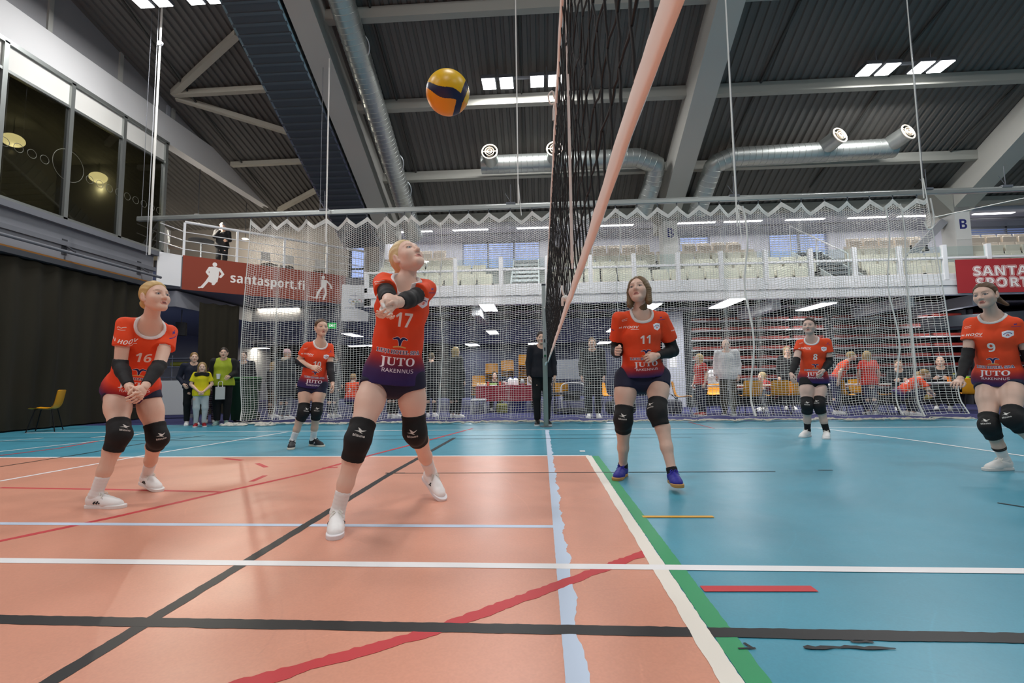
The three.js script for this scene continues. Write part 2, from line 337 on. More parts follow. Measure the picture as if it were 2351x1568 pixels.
function nozzle(parent, base, dir) {
  const q = new THREE.Quaternion().setFromUnitVectors(V(0, 1, 0), dir.clone().normalize());
  const place = geo => geo.applyQuaternion(q).translate(base.x, base.y, base.z);
  part(parent, 'nozzle_branch', place(new THREE.CylinderGeometry(.2, .22, .42, 24, 1, true).translate(0, .36, 0)), M.galv);
  part(parent, 'nozzle_rim', place(new THREE.TorusGeometry(.205, .022, 8, 28).rotateX(Math.PI / 2).translate(0, .58, 0)), M.cream, 'cream nozzle rim');
  part(parent, 'nozzle_ring', [place(new THREE.CylinderGeometry(.13, .1, .16, 24, 1, true).translate(0, .54, 0)), place(new THREE.TorusGeometry(.12, .012, 6, 24).rotateX(Math.PI / 2).translate(0, .6, 0))], M.cream);
  part(parent, 'nozzle_core', [place(new THREE.TorusGeometry(.06, .016, 6, 20).rotateX(Math.PI / 2).translate(0, .6, 0)), place(new THREE.BoxGeometry(.4, .02, .02).translate(0, .59, 0))], M.cream);
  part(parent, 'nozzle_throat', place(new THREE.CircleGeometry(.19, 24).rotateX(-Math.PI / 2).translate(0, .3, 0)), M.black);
}
{ const zz = -13.0;
  const [o, off] = spiralDuct('nozzle_duct', [onZ(1106, 379, zz), onZ(1300, 371, zz), onZ(1462, 362, zz), onZ(1506, 378, zz - .1), onZ(1498, 420, zz - .5), onZ(1474, 490, zz - 1)], .25, 'galvanised nozzle duct hanging behind the volleyball net', .16);
  for (const [px, py] of [[1129, 376], [1272, 370]]) { const p = onZ(px, py, zz).sub(off); nozzle(o, p, V(.0, .12, 1)); } }
{ const zz = -13.0;
  const [o, off] = spiralDuct('nozzle_duct', [onZ(2052, 340, zz), onZ(1850, 351, zz), onZ(1680, 361, zz), onZ(1640, 378, zz - .1), onZ(1622, 425, zz - .5), onZ(1600, 490, zz - 1)], .25, 'galvanised nozzle duct between the two columns lettered B', .16);
  for (const [px, py] of [[1885, 345], [2035, 338]]) { const p = onZ(px, py, zz).sub(off); nozzle(o, p, V(.35, .25, 1)); } }

// ================================================================ FLOODLIGHTS
const roofAt = (x, z) => x < -5.7 ? (z > 0 ? 12.3 - .25 * z : sideY(z)) : roofY(-Math.abs(z));
const lampGlow = glow(0xffffff, 14);
function floodlight(x, y, z, lab, tilt = .0, n = 4) {
  const o = thing('floodlight', lab, 'floodlight', [x, y, z], 0, 'ceiling floodlights');
  part(o, 'mounting_bar', [bx(-.95, .95, .1, .15, -.03, .03), bar(V(-.6, .12, 0), V(-.6, roofAt(x, z) - y, 0), .012, 6), bar(V(.6, .12, 0), V(.6, roofAt(x, z) - y, 0), .012, 6)], M.midGrey);
  for (const lx of [-.8, -.37, .37, .8]) {
    const h = part(o, 'lamp_housing', bx(lx - .18, lx + .18, .015, .1, -.24, .24, .02), M.darkGrey);
    part(h, 'lamp_face', bx(lx - .155, lx + .155, -.002, .016, -.21, .21), lampGlow, 'glowing lamp face');
  }
  areaLight(x - .585, y - .02, z, .74, .42, FLOOD); areaLight(x + .585, y - .02, z, .74, .42, FLOOD);
  return o;
}
{ const c = onZ(1198, 190, -11.1); floodlight(c.x, c.y, c.z, 'floodlight with four lamps glaring beside the volleyball net');
  const r = onZ(2076, 158, -11.1); floodlight(r.x, r.y, r.z, 'floodlight with four lamps hanging above the red banner side');
  const l = onZ(402, -4, -9.3); floodlight(l.x, l.y, l.z, 'floodlight with four lamps above the cafe windows');
  for (const [x, z] of [[-8.6, -1.5], [0, -2.5], [8.5, -2.5], [16.5, -6], [-8.6, 6], [0, 6], [8.5, 6]]) floodlight(x, roofAt(x, z) - (x < -6 ? 1.6 : .9), z, 'floodlight with four lamps over the near half of the hall');
}
// ================================================================ SPECTATOR STAND ABOVE
const standWhite = mat(0xdcdcde, .6);
const X = (px, z) => onZ(px, 600, z).x;
const st = struct('stand_front', [bx(-4.9, 20, 2.97, 3.2, -13.2, -13.0), bx(-4.9, 20, 3.21, 3.34, -13.13, -12.98), bx(-4.9, 20, 3.35, 3.5, -13.1, -13.02), bx(-4.9, -4.7, 3.0, 3.5, -16, -13)], standWhite, 'white edge of the spectator stand');
const tierMat = mat(0xa9a8a6, .8);
for (let k = 0; k < 4; k++) part(st, 'tier_step', bx(-4.8, 20, 3.0, 3.22 + .475 * k, -13.1 - .8 * (k + 1) - .2, -13.1 - .8 * k - (k ? .2 : 0)), tierMat);
struct('wall_stand', (() => {
  const z = -17.6, L = [], ws = [[1062, 1240], [1560, 1632], [1766, 1905], [2228, 2400]].map(([a, b]) => [X(a, z), X(b, z)]);
  let x = -5.2; for (const [a, b] of ws) { L.push(bx(x, a, 3, 6.4, z - .25, z)); L.push(bx(a, b, 3, 5.0, z - .25, z)); L.push(bx(a, b, 6.12, 6.4, z - .25, z)); x = b; }
  L.push(bx(x, 20, 3, 6.4, z - .25, z)); L.push(bx(-5.4, -5.2, 3, 8, -19.2, -15.7)); return L;
})(), mat(0xc3c3cc, .8), 'pale back wall of the stand');
[[1062, 1240], [1560, 1632], [1766, 1905], [2228, 2400]].forEach(([a, b], i) => {
  const z = -17.72, x0 = X(a, z), x1 = X(b, z); const w = new THREE.Group(); w.name = 'window_' + (i + 2); w.userData.kind = 'structure'; scene.add(w);
  const n = Math.max(1, Math.round((x1 - x0) / 1.0));
  const fr = [bx(x0, x1, 5.0, 5.06, z - .04, z + .06), bx(x0, x1, 6.06, 6.12, z - .04, z + .06)];
  for (let k = 0; k <= n; k++) { const x = x0 + (x1 - x0) * k / n; fr.push(bx(x - .03, x + .03, 5.0, 6.12, z - .04, z + .06)); }
  part(w, 'window_frame', fr, M.lightGrey);
  for (let k = 0; k < n; k++) {
    const xa = x0 + (x1 - x0) * k / n + .03, xb = x0 + (x1 - x0) * (k + 1) / n - .03;
    part(w, 'pane', bx(xa, xb, 5.06, 6.06, z - .008, z), new THREE.MeshPhysicalMaterial({ color: 0xffffff, transmission: 1, thickness: 0, roughness: .05 }));
  }
  for (let y = 5.1; y < 6.05; y += .085) part(w, 'blind_slat', new THREE.BoxGeometry(x1 - x0 - .04, .006, .07).rotateX(.7).translate((x0 + x1) / 2, y, z + .1), M.lightGrey);
});
const ceilStand = struct('ceiling_stand', [bx(-5.2, 20, 6.3, 6.4, -17.9, -15.45), bx(-5.2, 20, 5.95, 6.4, -15.6, -15.45)], mat(0xc6c4cf, .8), 'pale ceiling above the upper seats');
for (const z of [-16.2, -16.9]) part(ceilStand, 'pipe', bar(V(-5, 6.18, z), V(20, 6.18, z), .035, 8), mat(0x77777c, .6));
// ceiling tubes of the stand
function tubeLamp(x, y, z, w, d, k, lab, grp, color = 0xffffff, g = 5, hang = 0) {
  const o = thing('fluorescent_lamp', lab, 'ceiling lamp', [x, y, z], 0, grp);
  if (hang) for (const e of [-.35, .35]) part(o, 'hanger', bar(V(e * w, .05, 0), V(e * w, hang - y, 0), .008, 5), M.midGrey);
  part(o, 'housing', bx(-w / 2 - .02, w / 2 + .02, .005, .06, -d / 2 - .02, d / 2 + .02), M.white);
  part(o, 'diffuser', bx(-w / 2, w / 2, -.012, .006, -d / 2, d / 2), glow(color, g), 'glowing diffuser');
  areaLight(x, y - .03, z, w, d, k, color); return o;
}
for (const px of [940, 1080, 1228, 1412, 1600, 1707, 1850, 1995, 2110, 2285]) { const p = onZ(px, 530, -16.5); tubeLamp(Math.max(p.x, -4.4), 6.22, -16.5, 1.25, .14, TUBE * 1.3, 'slim fluorescent tube on the pale ceiling above the upper seats', 'tubes above the stand'); }
// columns lettered B
const letterB = canvasTex(256, 512, (c, w, h) => { c.fillStyle = '#c9c9c6'; c.fillRect(0, 0, w, h); c.fillStyle = '#191f66'; c.font = 'bold 250px sans-serif'; c.textAlign = 'center'; c.fillText('B', w / 2, h * .62); });
for (const [px, lab] of [[1538, 'pale column lettered B seen through the net curtain'], [2211, 'pale column lettered B beside the red banner']]) {
  const c = onZ(px, 520, -14.55); const o = thing('column', lab, 'column', [c.x, 0, -14.8], 0);
  part(o, 'shaft', bx(-.22, .22, 3.1, 6.2, -.25, .25, .01), mat(0xc0c0bd, .8));
  const s = part(o, 'letter_sign', new THREE.PlaneGeometry(.42, .84).translate(0, 5.25, .256), new THREE.MeshStandardMaterial({ map: letterB, roughness: .8 }), 'dark blue letter B');
  part(o, 'haunch', new THREE.ExtrudeGeometry(new THREE.Shape([new THREE.Vector2(-.22, 5.62), new THREE.Vector2(.22, 5.62), new THREE.Vector2(.9, 6.4), new THREE.Vector2(-.9, 6.4)]), { depth: .5, bevelEnabled: false }).translate(0, 0, -.25), mat(0x9a9a92, .85));
  if (px > 2000) part(o, 'diagonal_strut', beamBox(V(-.25, 5.5, -.1), V(-1.3, 4.3, -.4), .22, .2), M.grey);
}
// seats: one folding seat, then a copy of it for every place
{ const seatProto = new THREE.Group(); seatProto.name = 'stand_seat';
  tag(seatProto, 'cream folding seat in the rows of the spectator stand', 'seat', 'cream folding seats of the stand'); scene.add(seatProto); taken.set('stand_seat', 1);
  const backG = new RoundedBoxGeometry(.44, .44, .03, 3, .014); backG.rotateX(-.14).translate(0, .62, -.16);
  const seatG = new RoundedBoxGeometry(.42, .4, .04, 3, .018); seatG.rotateX(-.05).translate(0, .52, -.02);
  part(seatProto, 'backrest', backG, M.cream); part(seatProto, 'seat', seatG, M.cream);
  part(seatProto, 'bracket', [bx(.225, .26, .3, .5, -.16, .04), bx(.21, .275, .3, .36, -.1, .08)], M.black, 'black hinge bracket');
  let first = true;
  const rows = [[-13.85, 3.22, [[868, 1148], [1262, 1896], [1994, 2420]]], [-14.65, 3.695, [[868, 1150], [1268, 1506], [1568, 1890], [1975, 2180], [2240, 2410]]], [-15.45, 4.17, [[878, 1055], [1262, 1545], [1560, 1745], [1945, 2130], [2232, 2400]]], [-16.25, 4.645, [[896, 1050], [1262, 1500], [1568, 1735], [1950, 2130], [2232, 2400]]]];
  for (const [z, y, blocks] of rows) for (const [pa, pb] of blocks) {
    const xa = X(pa, z), xb = X(pb, z), n = Math.floor((xb - xa) / .49);
    for (let k = 0; k < n; k++) { const p = [xa + .25 + k * .49, y - .0, z]; const so = first ? seatProto : copyOf(seatProto, p); if (first) { seatProto.position.set(...p); first = false; }
      const rn = ['front', 'second', 'third', 'top'][rows.findIndex(r => r[0] === z)]; so.userData.label = 'cream folding seat in the ' + rn + ' row of the spectator stand'; so.userData.group = 'cream seats of the ' + rn + ' row'; }
  }
}
// aisle stairs
for (const [px, lab] of [[1948, 'grey aisle stairs climbing between the cream seats'], [1204, 'white aisle stairs beside the net post']]) {
  const x = X(px, -14); const o = thing('aisle_stairs', lab, 'stairs', [x, 3.2, -13.3]);
  for (let k = 0; k < 9; k++) part(o, 'step', bx(-.4, .4, .05 + k * .2, .12 + k * .2, -.3 - k * .33, .05 - k * .33), px < 1500 ? M.whitePaint : M.midGrey);
  part(o, 'stringer', [beamBox(V(-.42, .0, 0), V(-.42, 1.75, -2.85), .04, .14), beamBox(V(.42, .0, 0), V(.42, 1.75, -2.85), .04, .14)], M.whitePaint);
  if (px > 1500) part(o, 'handrail', [bar(V(-.45, 1.0, 0), V(-.45, 2.7, -2.85), .02), bar(V(-.45, 0, 0), V(-.45, 1, 0), .02), bar(V(-.45, 1.0, -1.4), V(-.45, 1.85, -1.4), .02), bar(V(-.45, 1.7, -2.85), V(-.45, 2.7, -2.85), .02)], M.whitePaint);
}
// guard rail with posts and glass
{ const o = thing('guard_rail', 'white guard rail with glass panes along the front of the stand', 'railing', [0, 3.45, -13.05]);
  const ps = [842, 942, 1045, 1150, 1255, 1355, 1455, 1556, 1655, 1757, 1860, 1961, 2065, 2168, 2270, 2372, 2475].map(p => X(p, -13.05));
  const glass = new THREE.MeshPhysicalMaterial({ color: 0xf4fbfa, transmission: 1, thickness: 0, roughness: .03 });
  ps.forEach((x, i) => {
    part(o, 'post', bx(x - .055, x + .055, -.09, i === 0 ? .52 : .84, -.05, .05, .008), M.whitePaint);
    if (i < ps.length - 1) part(o, 'glass_pane', bx(x + .07, ps[i + 1] - .07, .1, .8, -.005, .005), glass);
  });
  part(o, 'top_rail', bx(ps[0], ps[ps.length - 1], .46, .52, -.035, .035, .01), M.whitePaint);
  part(o, 'toe_board', bx(ps[0], ps[ps.length - 1], -.02, .08, -.02, .02), M.whitePaint);
}
// SANTA SPORT banner
const santaTex = canvasTex(1024, 512, (c, w, h) => {
  c.fillStyle = '#a8242a'; c.fillRect(0, 0, w, h);
  c.textAlign = 'left'; c.lineJoin = 'round'; c.font = 'bold 190px sans-serif';
  for (const [t, x, y] of [['SANTA', 200, 250], ['SPORT', 220, 425]]) {
    let xx = x; for (const ch of t) { c.strokeStyle = '#e8d8d4'; c.lineWidth = 26; c.strokeText(ch, xx, y); c.strokeStyle = '#a8242a'; c.lineWidth = 14; c.strokeText(ch, xx, y); c.fillStyle = '#efe6e2'; c.fillText(ch, xx, y); xx += c.measureText(ch).width + 12; }
  }
  c.strokeStyle = '#a8242a'; c.lineWidth = 8; c.beginPath(); for (let a = 0; a < 9; a += .2) c.lineTo(490 + Math.cos(a) * a * 3.2, 360 + Math.sin(a) * a * 3.2); c.stroke();
});
{ const a = onZ(2193, 602, -12.92); const o = thing('banner', 'red banner lettered SANTA SPORT on the stand guard rail', 'banner', [a.x, 2.98, -12.92]);
  const geo = new THREE.BoxGeometry(2.1, .88, .015).translate(1.05, .44, 0);
  part(o, 'cloth', geo, [M.redCloth, M.redCloth, M.redCloth, M.redCloth, new THREE.MeshStandardMaterial({ map: santaTex, roughness: .7 }), M.redCloth]); }

// ================================================================ CAFE WING ON THE LEFT
const wingPoly = [[-10.6, -12.8], [-10.2, -13.0], [-6.75, -16.15], [-6.1, -16.75], [-6.1, -19.2], [-16, -19.2], [-16, -12.8]];
struct('wing_slab', flat(wingPoly, 3.62, .93), soffitMat, 'grey slab of the cafe balcony');
struct('wall_wing', [bx(-16, -5.2, 3.5, 4.9, -19.5, -19.2), bx(-16, -7.9, 4.9, 9, -19.5, -19.2), bx(-7.25, -5.2, 4.9, 9, -19.5, -19.2), bx(-7.9, -7.25, 6.55, 9, -19.5, -19.2), bx(-16.3, -16, 3.5, 12.6, -19.5, 14), bx(-16, -10.9, 4.2, 4.42, -12.8, 14), bx(-16, -5.2, -.1, 3.6, -27.3, -27)], mat(0x77726e, .85), 'grey brown wall behind the cafe balcony');
{ const w = new THREE.Group(); w.name = 'window_6'; w.userData.kind = 'structure'; scene.add(w);
  part(w, 'window_frame', [bx(-7.9, -7.84, 4.9, 6.55, -19.4, -19.3), bx(-7.31, -7.25, 4.9, 6.55, -19.4, -19.3), bx(-7.9, -7.25, 5.6, 5.66, -19.4, -19.3), bx(-7.9, -7.25, 5.2, 5.25, -19.4, -19.3)], M.darkGrey);
  part(w, 'pane', bx(-7.84, -7.31, 4.9, 6.55, -19.36, -19.35), new THREE.MeshPhysicalMaterial({ color: 0xffffff, transmission: 1, thickness: 0, roughness: .05 })); }
single('panel_cladding', beamBox(V(-10.53, 4.12, -12.44), V(-10.21, 4.12, -12.92), .05, .9), M.white, 'white end panel of the cafe balcony beside the runner banner', 'panel');
// banner with runner, web address and skier
const wingTex = canvasTex(2048, 480, (c, w, h) => {
  c.fillStyle = '#8e3c28'; c.fillRect(0, 0, w, h);
  c.fillStyle = '#efe9e4'; c.strokeStyle = '#efe9e4'; c.lineCap = 'round'; c.lineJoin = 'round';
  const limb = (p, l) => { c.lineWidth = l; c.beginPath(); c.moveTo(...p[0]); for (const q of p.slice(1)) c.lineTo(...q); c.stroke(); };
  // runner
  c.beginPath(); c.ellipse(345, 78, 26, 32, 0, 0, 7); c.fill();
  c.beginPath(); c.moveTo(285, 125); c.quadraticCurveTo(345, 95, 400, 125); c.lineTo(392, 250); c.lineTo(290, 250); c.closePath(); c.fill();
  limb([[290, 135], [262, 200], [285, 235]], 30); limb([[398, 135], [440, 205], [412, 250]], 30);
  c.beginPath(); c.moveTo(288, 245); c.lineTo(394, 245); c.lineTo(380, 330); c.lineTo(330, 350); c.lineTo(250, 330); c.closePath(); c.fill();
  limb([[275, 320], [215, 420]], 32); limb([[215, 420], [180, 432]], 20); limb([[350, 335], [335, 362]], 36);
  // address
  c.font = 'bold 190px sans-serif'; c.textAlign = 'left'; c.fillText('santasport.fi', 520, 310, 950);
  // skier
  c.beginPath(); c.ellipse(1720, 70, 24, 30, 0, 0, 7); c.fill();
  c.beginPath(); c.moveTo(1690, 110); c.quadraticCurveTo(1740, 95, 1780, 125); c.lineTo(1760, 240); c.lineTo(1690, 240); c.closePath(); c.fill();
  limb([[1775, 130], [1830, 190], [1840, 240]], 24); limb([[1700, 240], [1650, 330], [1630, 420]], 32); limb([[1750, 240], [1760, 330], [1730, 430]], 30); limb([[1500, 400], [1640, 425]], 12);
  limb([[1640, 425], [1690, 400]], 12);
});
const wingDir = V(-6.75 + 10.2, 0, -16.15 + 13.0), wingLen = wingDir.length(); const wingYaw = Math.atan2(-wingDir.z, wingDir.x);
{ const o = thing('banner', 'terracotta banner lettered santasport.fi with a runner and a skier', 'banner', [-10.2, 3.6, -12.96], wingYaw);
  const side = mat(0x8e3c28, .8); part(o, 'cloth', new THREE.BoxGeometry(wingLen, .99, .012).translate(wingLen / 2, .49, .03), [side, side, side, side, new THREE.MeshStandardMaterial({ map: wingTex, roughness: .8 }), side]); }
const olyTex = canvasTex(384, 512, (c, w, h) => {
  c.fillStyle = '#d9dadc'; c.fillRect(0, 0, w, h); c.strokeStyle = '#6d7386'; c.lineWidth = 5; c.beginPath(); c.moveTo(192, 110); c.lineTo(192, 190); c.moveTo(120, 150); c.lineTo(264, 150); c.stroke();
  [['#3f6fa8', 130, 230], ['#333', 192, 230], ['#a8423f', 254, 230], ['#b59a3c', 161, 258], ['#3f8a58', 223, 258]].forEach(([k, x, y]) => { c.strokeStyle = k; c.lineWidth = 6; c.beginPath(); c.arc(x, y, 27, 0, 7); c.stroke(); });
  c.fillStyle = '#44506e'; c.font = '34px sans-serif'; c.textAlign = 'center'; c.fillText('OLYMPIC TRAINING', w / 2, 340, 330);
});
{ const a = onZ(790, 645, -15.4); const o = thing('banner', 'white banner with five rings beside the terracotta banner', 'banner', [a.x, onZ(790, 737, -15.4).y, -15.4], .35);
  const side = M.white; part(o, 'cloth', new THREE.BoxGeometry(.86, 1.22, .012).translate(.36, .61, 0), [side, side, side, side, new THREE.MeshStandardMaterial({ map: olyTex, roughness: .8 }), side]); }
// wing railing
{ const o = thing('wing_railing', 'white tube railing along the cafe balcony above the terracotta banner', 'railing', [-10.2, 4.55, -12.98], wingYaw);
  const n = 5, L = wingLen + .7; for (let k = 0; k < n; k++) part(o, 'post', bx(L * k / (n - 1) - .03, L * k / (n - 1) + .03, 0, 1.0, -.03, .03), M.whitePaint);
  part(o, 'top_rail', bar(V(0, 1.02, 0), V(L, 1.02, 0), .04), M.whitePaint);
  for (const y of [.22, .47, .73]) part(o, 'mid_rail', bar(V(0, y, 0), V(L, y, 0), .014, 6), M.whitePaint);
  const c = Math.cos(-wingYaw), s = Math.sin(-wingYaw);
  for (const y of [.22, .47, .73]) part(o, 'return_rail', bar(V(0, y, 0), V(-.8 * c, y, .8 * s * -1), .014, 6), M.whitePaint);
}
// window front of the cafe
{ const w = new THREE.Group(); w.name = 'window_1'; w.userData.kind = 'structure'; scene.add(w);
  const zs = [-4.6, -5.72, -7.1, -8.48, -9.86, -11.24, -12.62]; const fr = M.galv;
  const sg = new THREE.MeshPhysicalMaterial({ color: 0x767a78, transmission: 1, thickness: 0, roughness: .02 });
  part(w, 'window_frame', [bx(LW - .05, LW + .06, 4.56, 4.64, -12.7, -4.6), bx(LW - .05, LW + .06, 7.74, 7.83, -12.7, -4.6), bx(LW - .05, LW + .05, 7.16, 7.22, -12.7, -4.6)], fr);
  zs.forEach((z, i) => {
    part(w, 'mullion', bx(LW - .05, LW + .06, 4.6, 7.78, z - .045, z + .045), fr);
    if (i) { const z0 = zs[i - 1] - .045; part(w, 'pane', bx(LW - .012, LW, 4.64, 7.16, z + .045, z0), sg); part(w, 'upper_panel', bx(LW - .03, LW, 7.22, 7.74, z + .045, z0), M.offWhite, 'pale panel above the glass'); }
  });
  const ringM = mat(0x6a6a60, .6);
  for (let k = 0; k < 26; k++) { const z = -6.0 - k * .26; const r = k === 15 ? .36 : .09; if (k === 14 || k === 16) continue; part(w, 'ring_print', new THREE.TorusGeometry(r, .006, 4, 30).rotateY(Math.PI / 2).translate(LW + .006, 5.75 + (r > .1 ? 0.1 : 0), z), ringM); }
  const inside = wallMat;
  part(w, 'room_ceiling', bx(-16, LW - .3, 7.3, 7.5, -12.8, -4), inside); part(w, 'room_wall', bx(-14.2, -14, 4.4, 7.3, -12.8, -4), wallMat);
  part(w, 'room_end', bx(-16, LW - .1, 4.4, 9, -12.85, -12.75), inside);
}
for (const [px, py] of [[30, 322], [226, 408]]) { const p = onX(px, py, -12.6); const o = thing('pendant_lamp', px < 100 ? 'warm globe lamp behind the first dark cafe window' : 'warm globe lamp behind the dark cafe window with the large ring', 'lamp', [p.x, p.y, p.z]);
  part(o, 'globe', new THREE.SphereGeometry(.2, 20, 14).scale(1.1, .75, 1.1), glow(0xffdf9a, 16)); part(o, 'cable', bar(V(0, .14, 0), V(0, 7.3 - p.y, 0), .008, 5), M.black);
  const l = new THREE.PointLight(0xffdf9a, 4); l.position.set(p.x, p.y - .3, p.z); l.shadow.radius = 3; l.castShadow = true; scene.add(l); }
// ================================================================ BELOW THE STAND
for (const [px, py, w, d, far, lab] of [[640, 709, 1.5, .16, 0, 'long fluorescent lamp under the terracotta banner'], [392, 714, 1.4, .16, 0, 'long fluorescent lamp beside the head of player 16'], [1122, 707, .38, 1.2, 0, 'bright square lamp below the stand near the net post'], [1668, 697, .42, 1.6, 0, 'bright slanting lamp below the stand above the red bleachers'], [1492, 705, .4, 1.2, 0, 'bright lamp below the stand behind the head of player 11'],
  [1085, 792, .6, 1.4, 1, 'far lamp in the deep hall behind the chair stacks'], [1226, 789, .6, .9, 1, 'far lamp in the deep hall beside the referee head'], [1387, 787, .6, 1.4, 1, 'far lamp in the deep hall beside the man in dark clothes'], [835, 794, 1.6, .5, 1, 'far lamp in the deep hall behind player 17'], [578, 800, 1.8, .4, 1, 'far lamp in the deep hall behind the green bin']]) {
  const Y = far ? 2.9 : px < 700 ? 3.55 : 2.92; let p = onY(px, py, Y); if (far && p.z < -26) p = onZ(px, py, -25.5);
  tubeLamp(p.x, p.y, p.z, w, d, far ? TUBE_DEEP * 1.6 : TUBE, lab, 'lamps below the stand', px < 700 ? 0xfff1d8 : 0xffffff, 6, far ? (px < 600 ? 3.1 : 3.0) : 0);
}
for (const [x, z] of [[-2, -20], [3, -20], [8, -14.4], [12, -14.4], [-8, -20]]) tubeLamp(x, 2.92, z, .4, 1.4, TUBE_DEEP, 'square lamp further back below the stand', 'lamps further back below the stand');
// pale ceiling beams under the stand
for (const px of [1095, 1730, 1980, 2100]) { const p = onY(px, 712, 2.9); single('soffit_beam', bx(p.x - .12, p.x + .12, 2.72, 3.0, -15.6, -13.3), M.lightGrey, px < 1200 ? 'pale beam under the stand beside the bright square lamp' : 'pale beam under the stand above the red bleachers', 'beam', 'beams under the stand'); }
single('pillar', bx(3.95, 4.5, 0, 3.0, -15.9, -15.4), mat(0xb9bcc6, .7), 'tall white pillar with a notice beside the red bleachers', 'pillar');
single('notice_sheet', bx(4.02, 4.26, 1.25, 1.6, -15.4, -15.392), M.white, 'white notice sheet on the tall pillar', 'notice');
// retracted bleachers
function bleacher(x0, x1, lab) {
  const o = thing('retracted_bleacher', lab, 'bleacher', [x0, 0, -15.4]); const w = x1 - x0;
  part(o, 'casing', [bx(0, w, .05, 2.85, -.9, -.45)], M.black);
  for (let k = 0; k < 8; k++) { const y = .53 + k * .305;
    part(o, 'nosing', bx(0, w, y, y + .028, -.46 - .0, .0), M.lightGrey, 'pale step edge');
    part(o, 'riser', bx(.02, w - .02, y - .26, y, -.4, -.36), mat(0x1a1416, .8));
    const n = Math.max(1, Math.round(w / 1.05)); for (let i = 0; i < n; i++) part(o, 'folded_seat', bx(i * w / n + .05, (i + 1) * w / n - .06, y + .03, y + .13, -.3, -.08, .035), M.redSeat, 'red folded seat');
  }
  for (const e of [0, w]) part(o, 'side_frame', bx(e - .03, e + .03, 0, 2.9, -.85, -.05), M.darkGrey);
}
bleacher(4.72, 8.9, 'stacked dark bleacher with red folded seats behind the man in the white hoodie');
bleacher(9.05, 13.0, 'stacked dark bleacher with red folded seats behind player 8');
bleacher(13.2, 17.4, 'stacked dark bleacher with red folded seats under the red banner');
{ const o = thing('sloping_duct', 'dark grey sloping channel below the red banner', 'channel', [12, 2.4, -14.2]); part(o, 'channel', [beamBox(V(-1.1, -.05, 0), V(5, .25, .4), .5, .3), beamBox(V(-1.1, -.25, 0), V(5, .05, .4), .1, .06)], M.midGrey); }
// exit sign
{ const exitTex = canvasTex(256, 160, (c, w, h) => { c.fillStyle = '#118a3c'; c.fillRect(0, 0, w, h); c.fillStyle = '#f2fff4'; c.font = 'bold 92px sans-serif'; c.textAlign = 'center'; c.fillText('EXIT', w / 2, 110, 220); });
  const p = onZ(763, 748, -15.6); const o = thing('exit_sign', 'green lit exit sign hanging behind player 10', 'sign', [p.x, p.y, p.z]);
  const cm = M.white; part(o, 'box', new THREE.BoxGeometry(.3, .2, .06), [cm, cm, cm, cm, new THREE.MeshStandardMaterial({ map: exitTex, emissive: 0xffffff, emissiveMap: exitTex, emissiveIntensity: .8 }), cm]); part(o, 'hanger', bar(V(0, .1, 0), V(0, 3.6 - p.y, 0), .01, 5), M.grey); }
// drapes
function drape(name, lab, a, b, y0, y1, pleat, amp, mt) {
  const d = b.clone().sub(a), L = d.length(); d.normalize(); const n = V(-d.z, 0, d.x); const base = a.clone();
  const o = thing(name, lab, 'curtain', [base.x, 0, base.z]);
  const N = Math.max(40, Math.round(L / .03));
  const f = s => (u, v) => { const t = u * L, y = y0 + (y1 - y0) * v; const w = Math.sin(t / pleat * 6.283 + 1.4 * nz(t * .8, v * 1.5, 2)) * amp * (.65 + .5 * nz(t * 1.7, 3, 9)) * (1.15 - .45 * v) + amp * .8 * nz(t * .5, v * 2, 5); return d.clone().multiplyScalar(t).addScaledVector(n, w + s).setY(y - (v > .98 ? .03 * Math.abs(Math.sin(t * 9)) : 0)); };
  const g1 = gridSurface(N, 14, f(.004)), g2 = gridSurface(N, 14, f(-.004));
  part(o, 'cloth', [g1, g2], mt); return o;
}
const drapeMat = mat(0x231f12, .95, 0, { side: THREE.DoubleSide });
drape('stage_drape', 'dark olive drape covering the lower left wall', V(LW + .22, 0, 1), V(LW + .22, 0, -12.3), .03, 3.46, .42, .06, drapeMat);
drape('stage_drape', 'dark drape hanging below the cafe balcony behind the people in yellow', onZ(452, 850, -13.4).setY(0), onZ(545, 850, -14.2).setY(0), .03, 3.3, .3, .05, drapeMat);
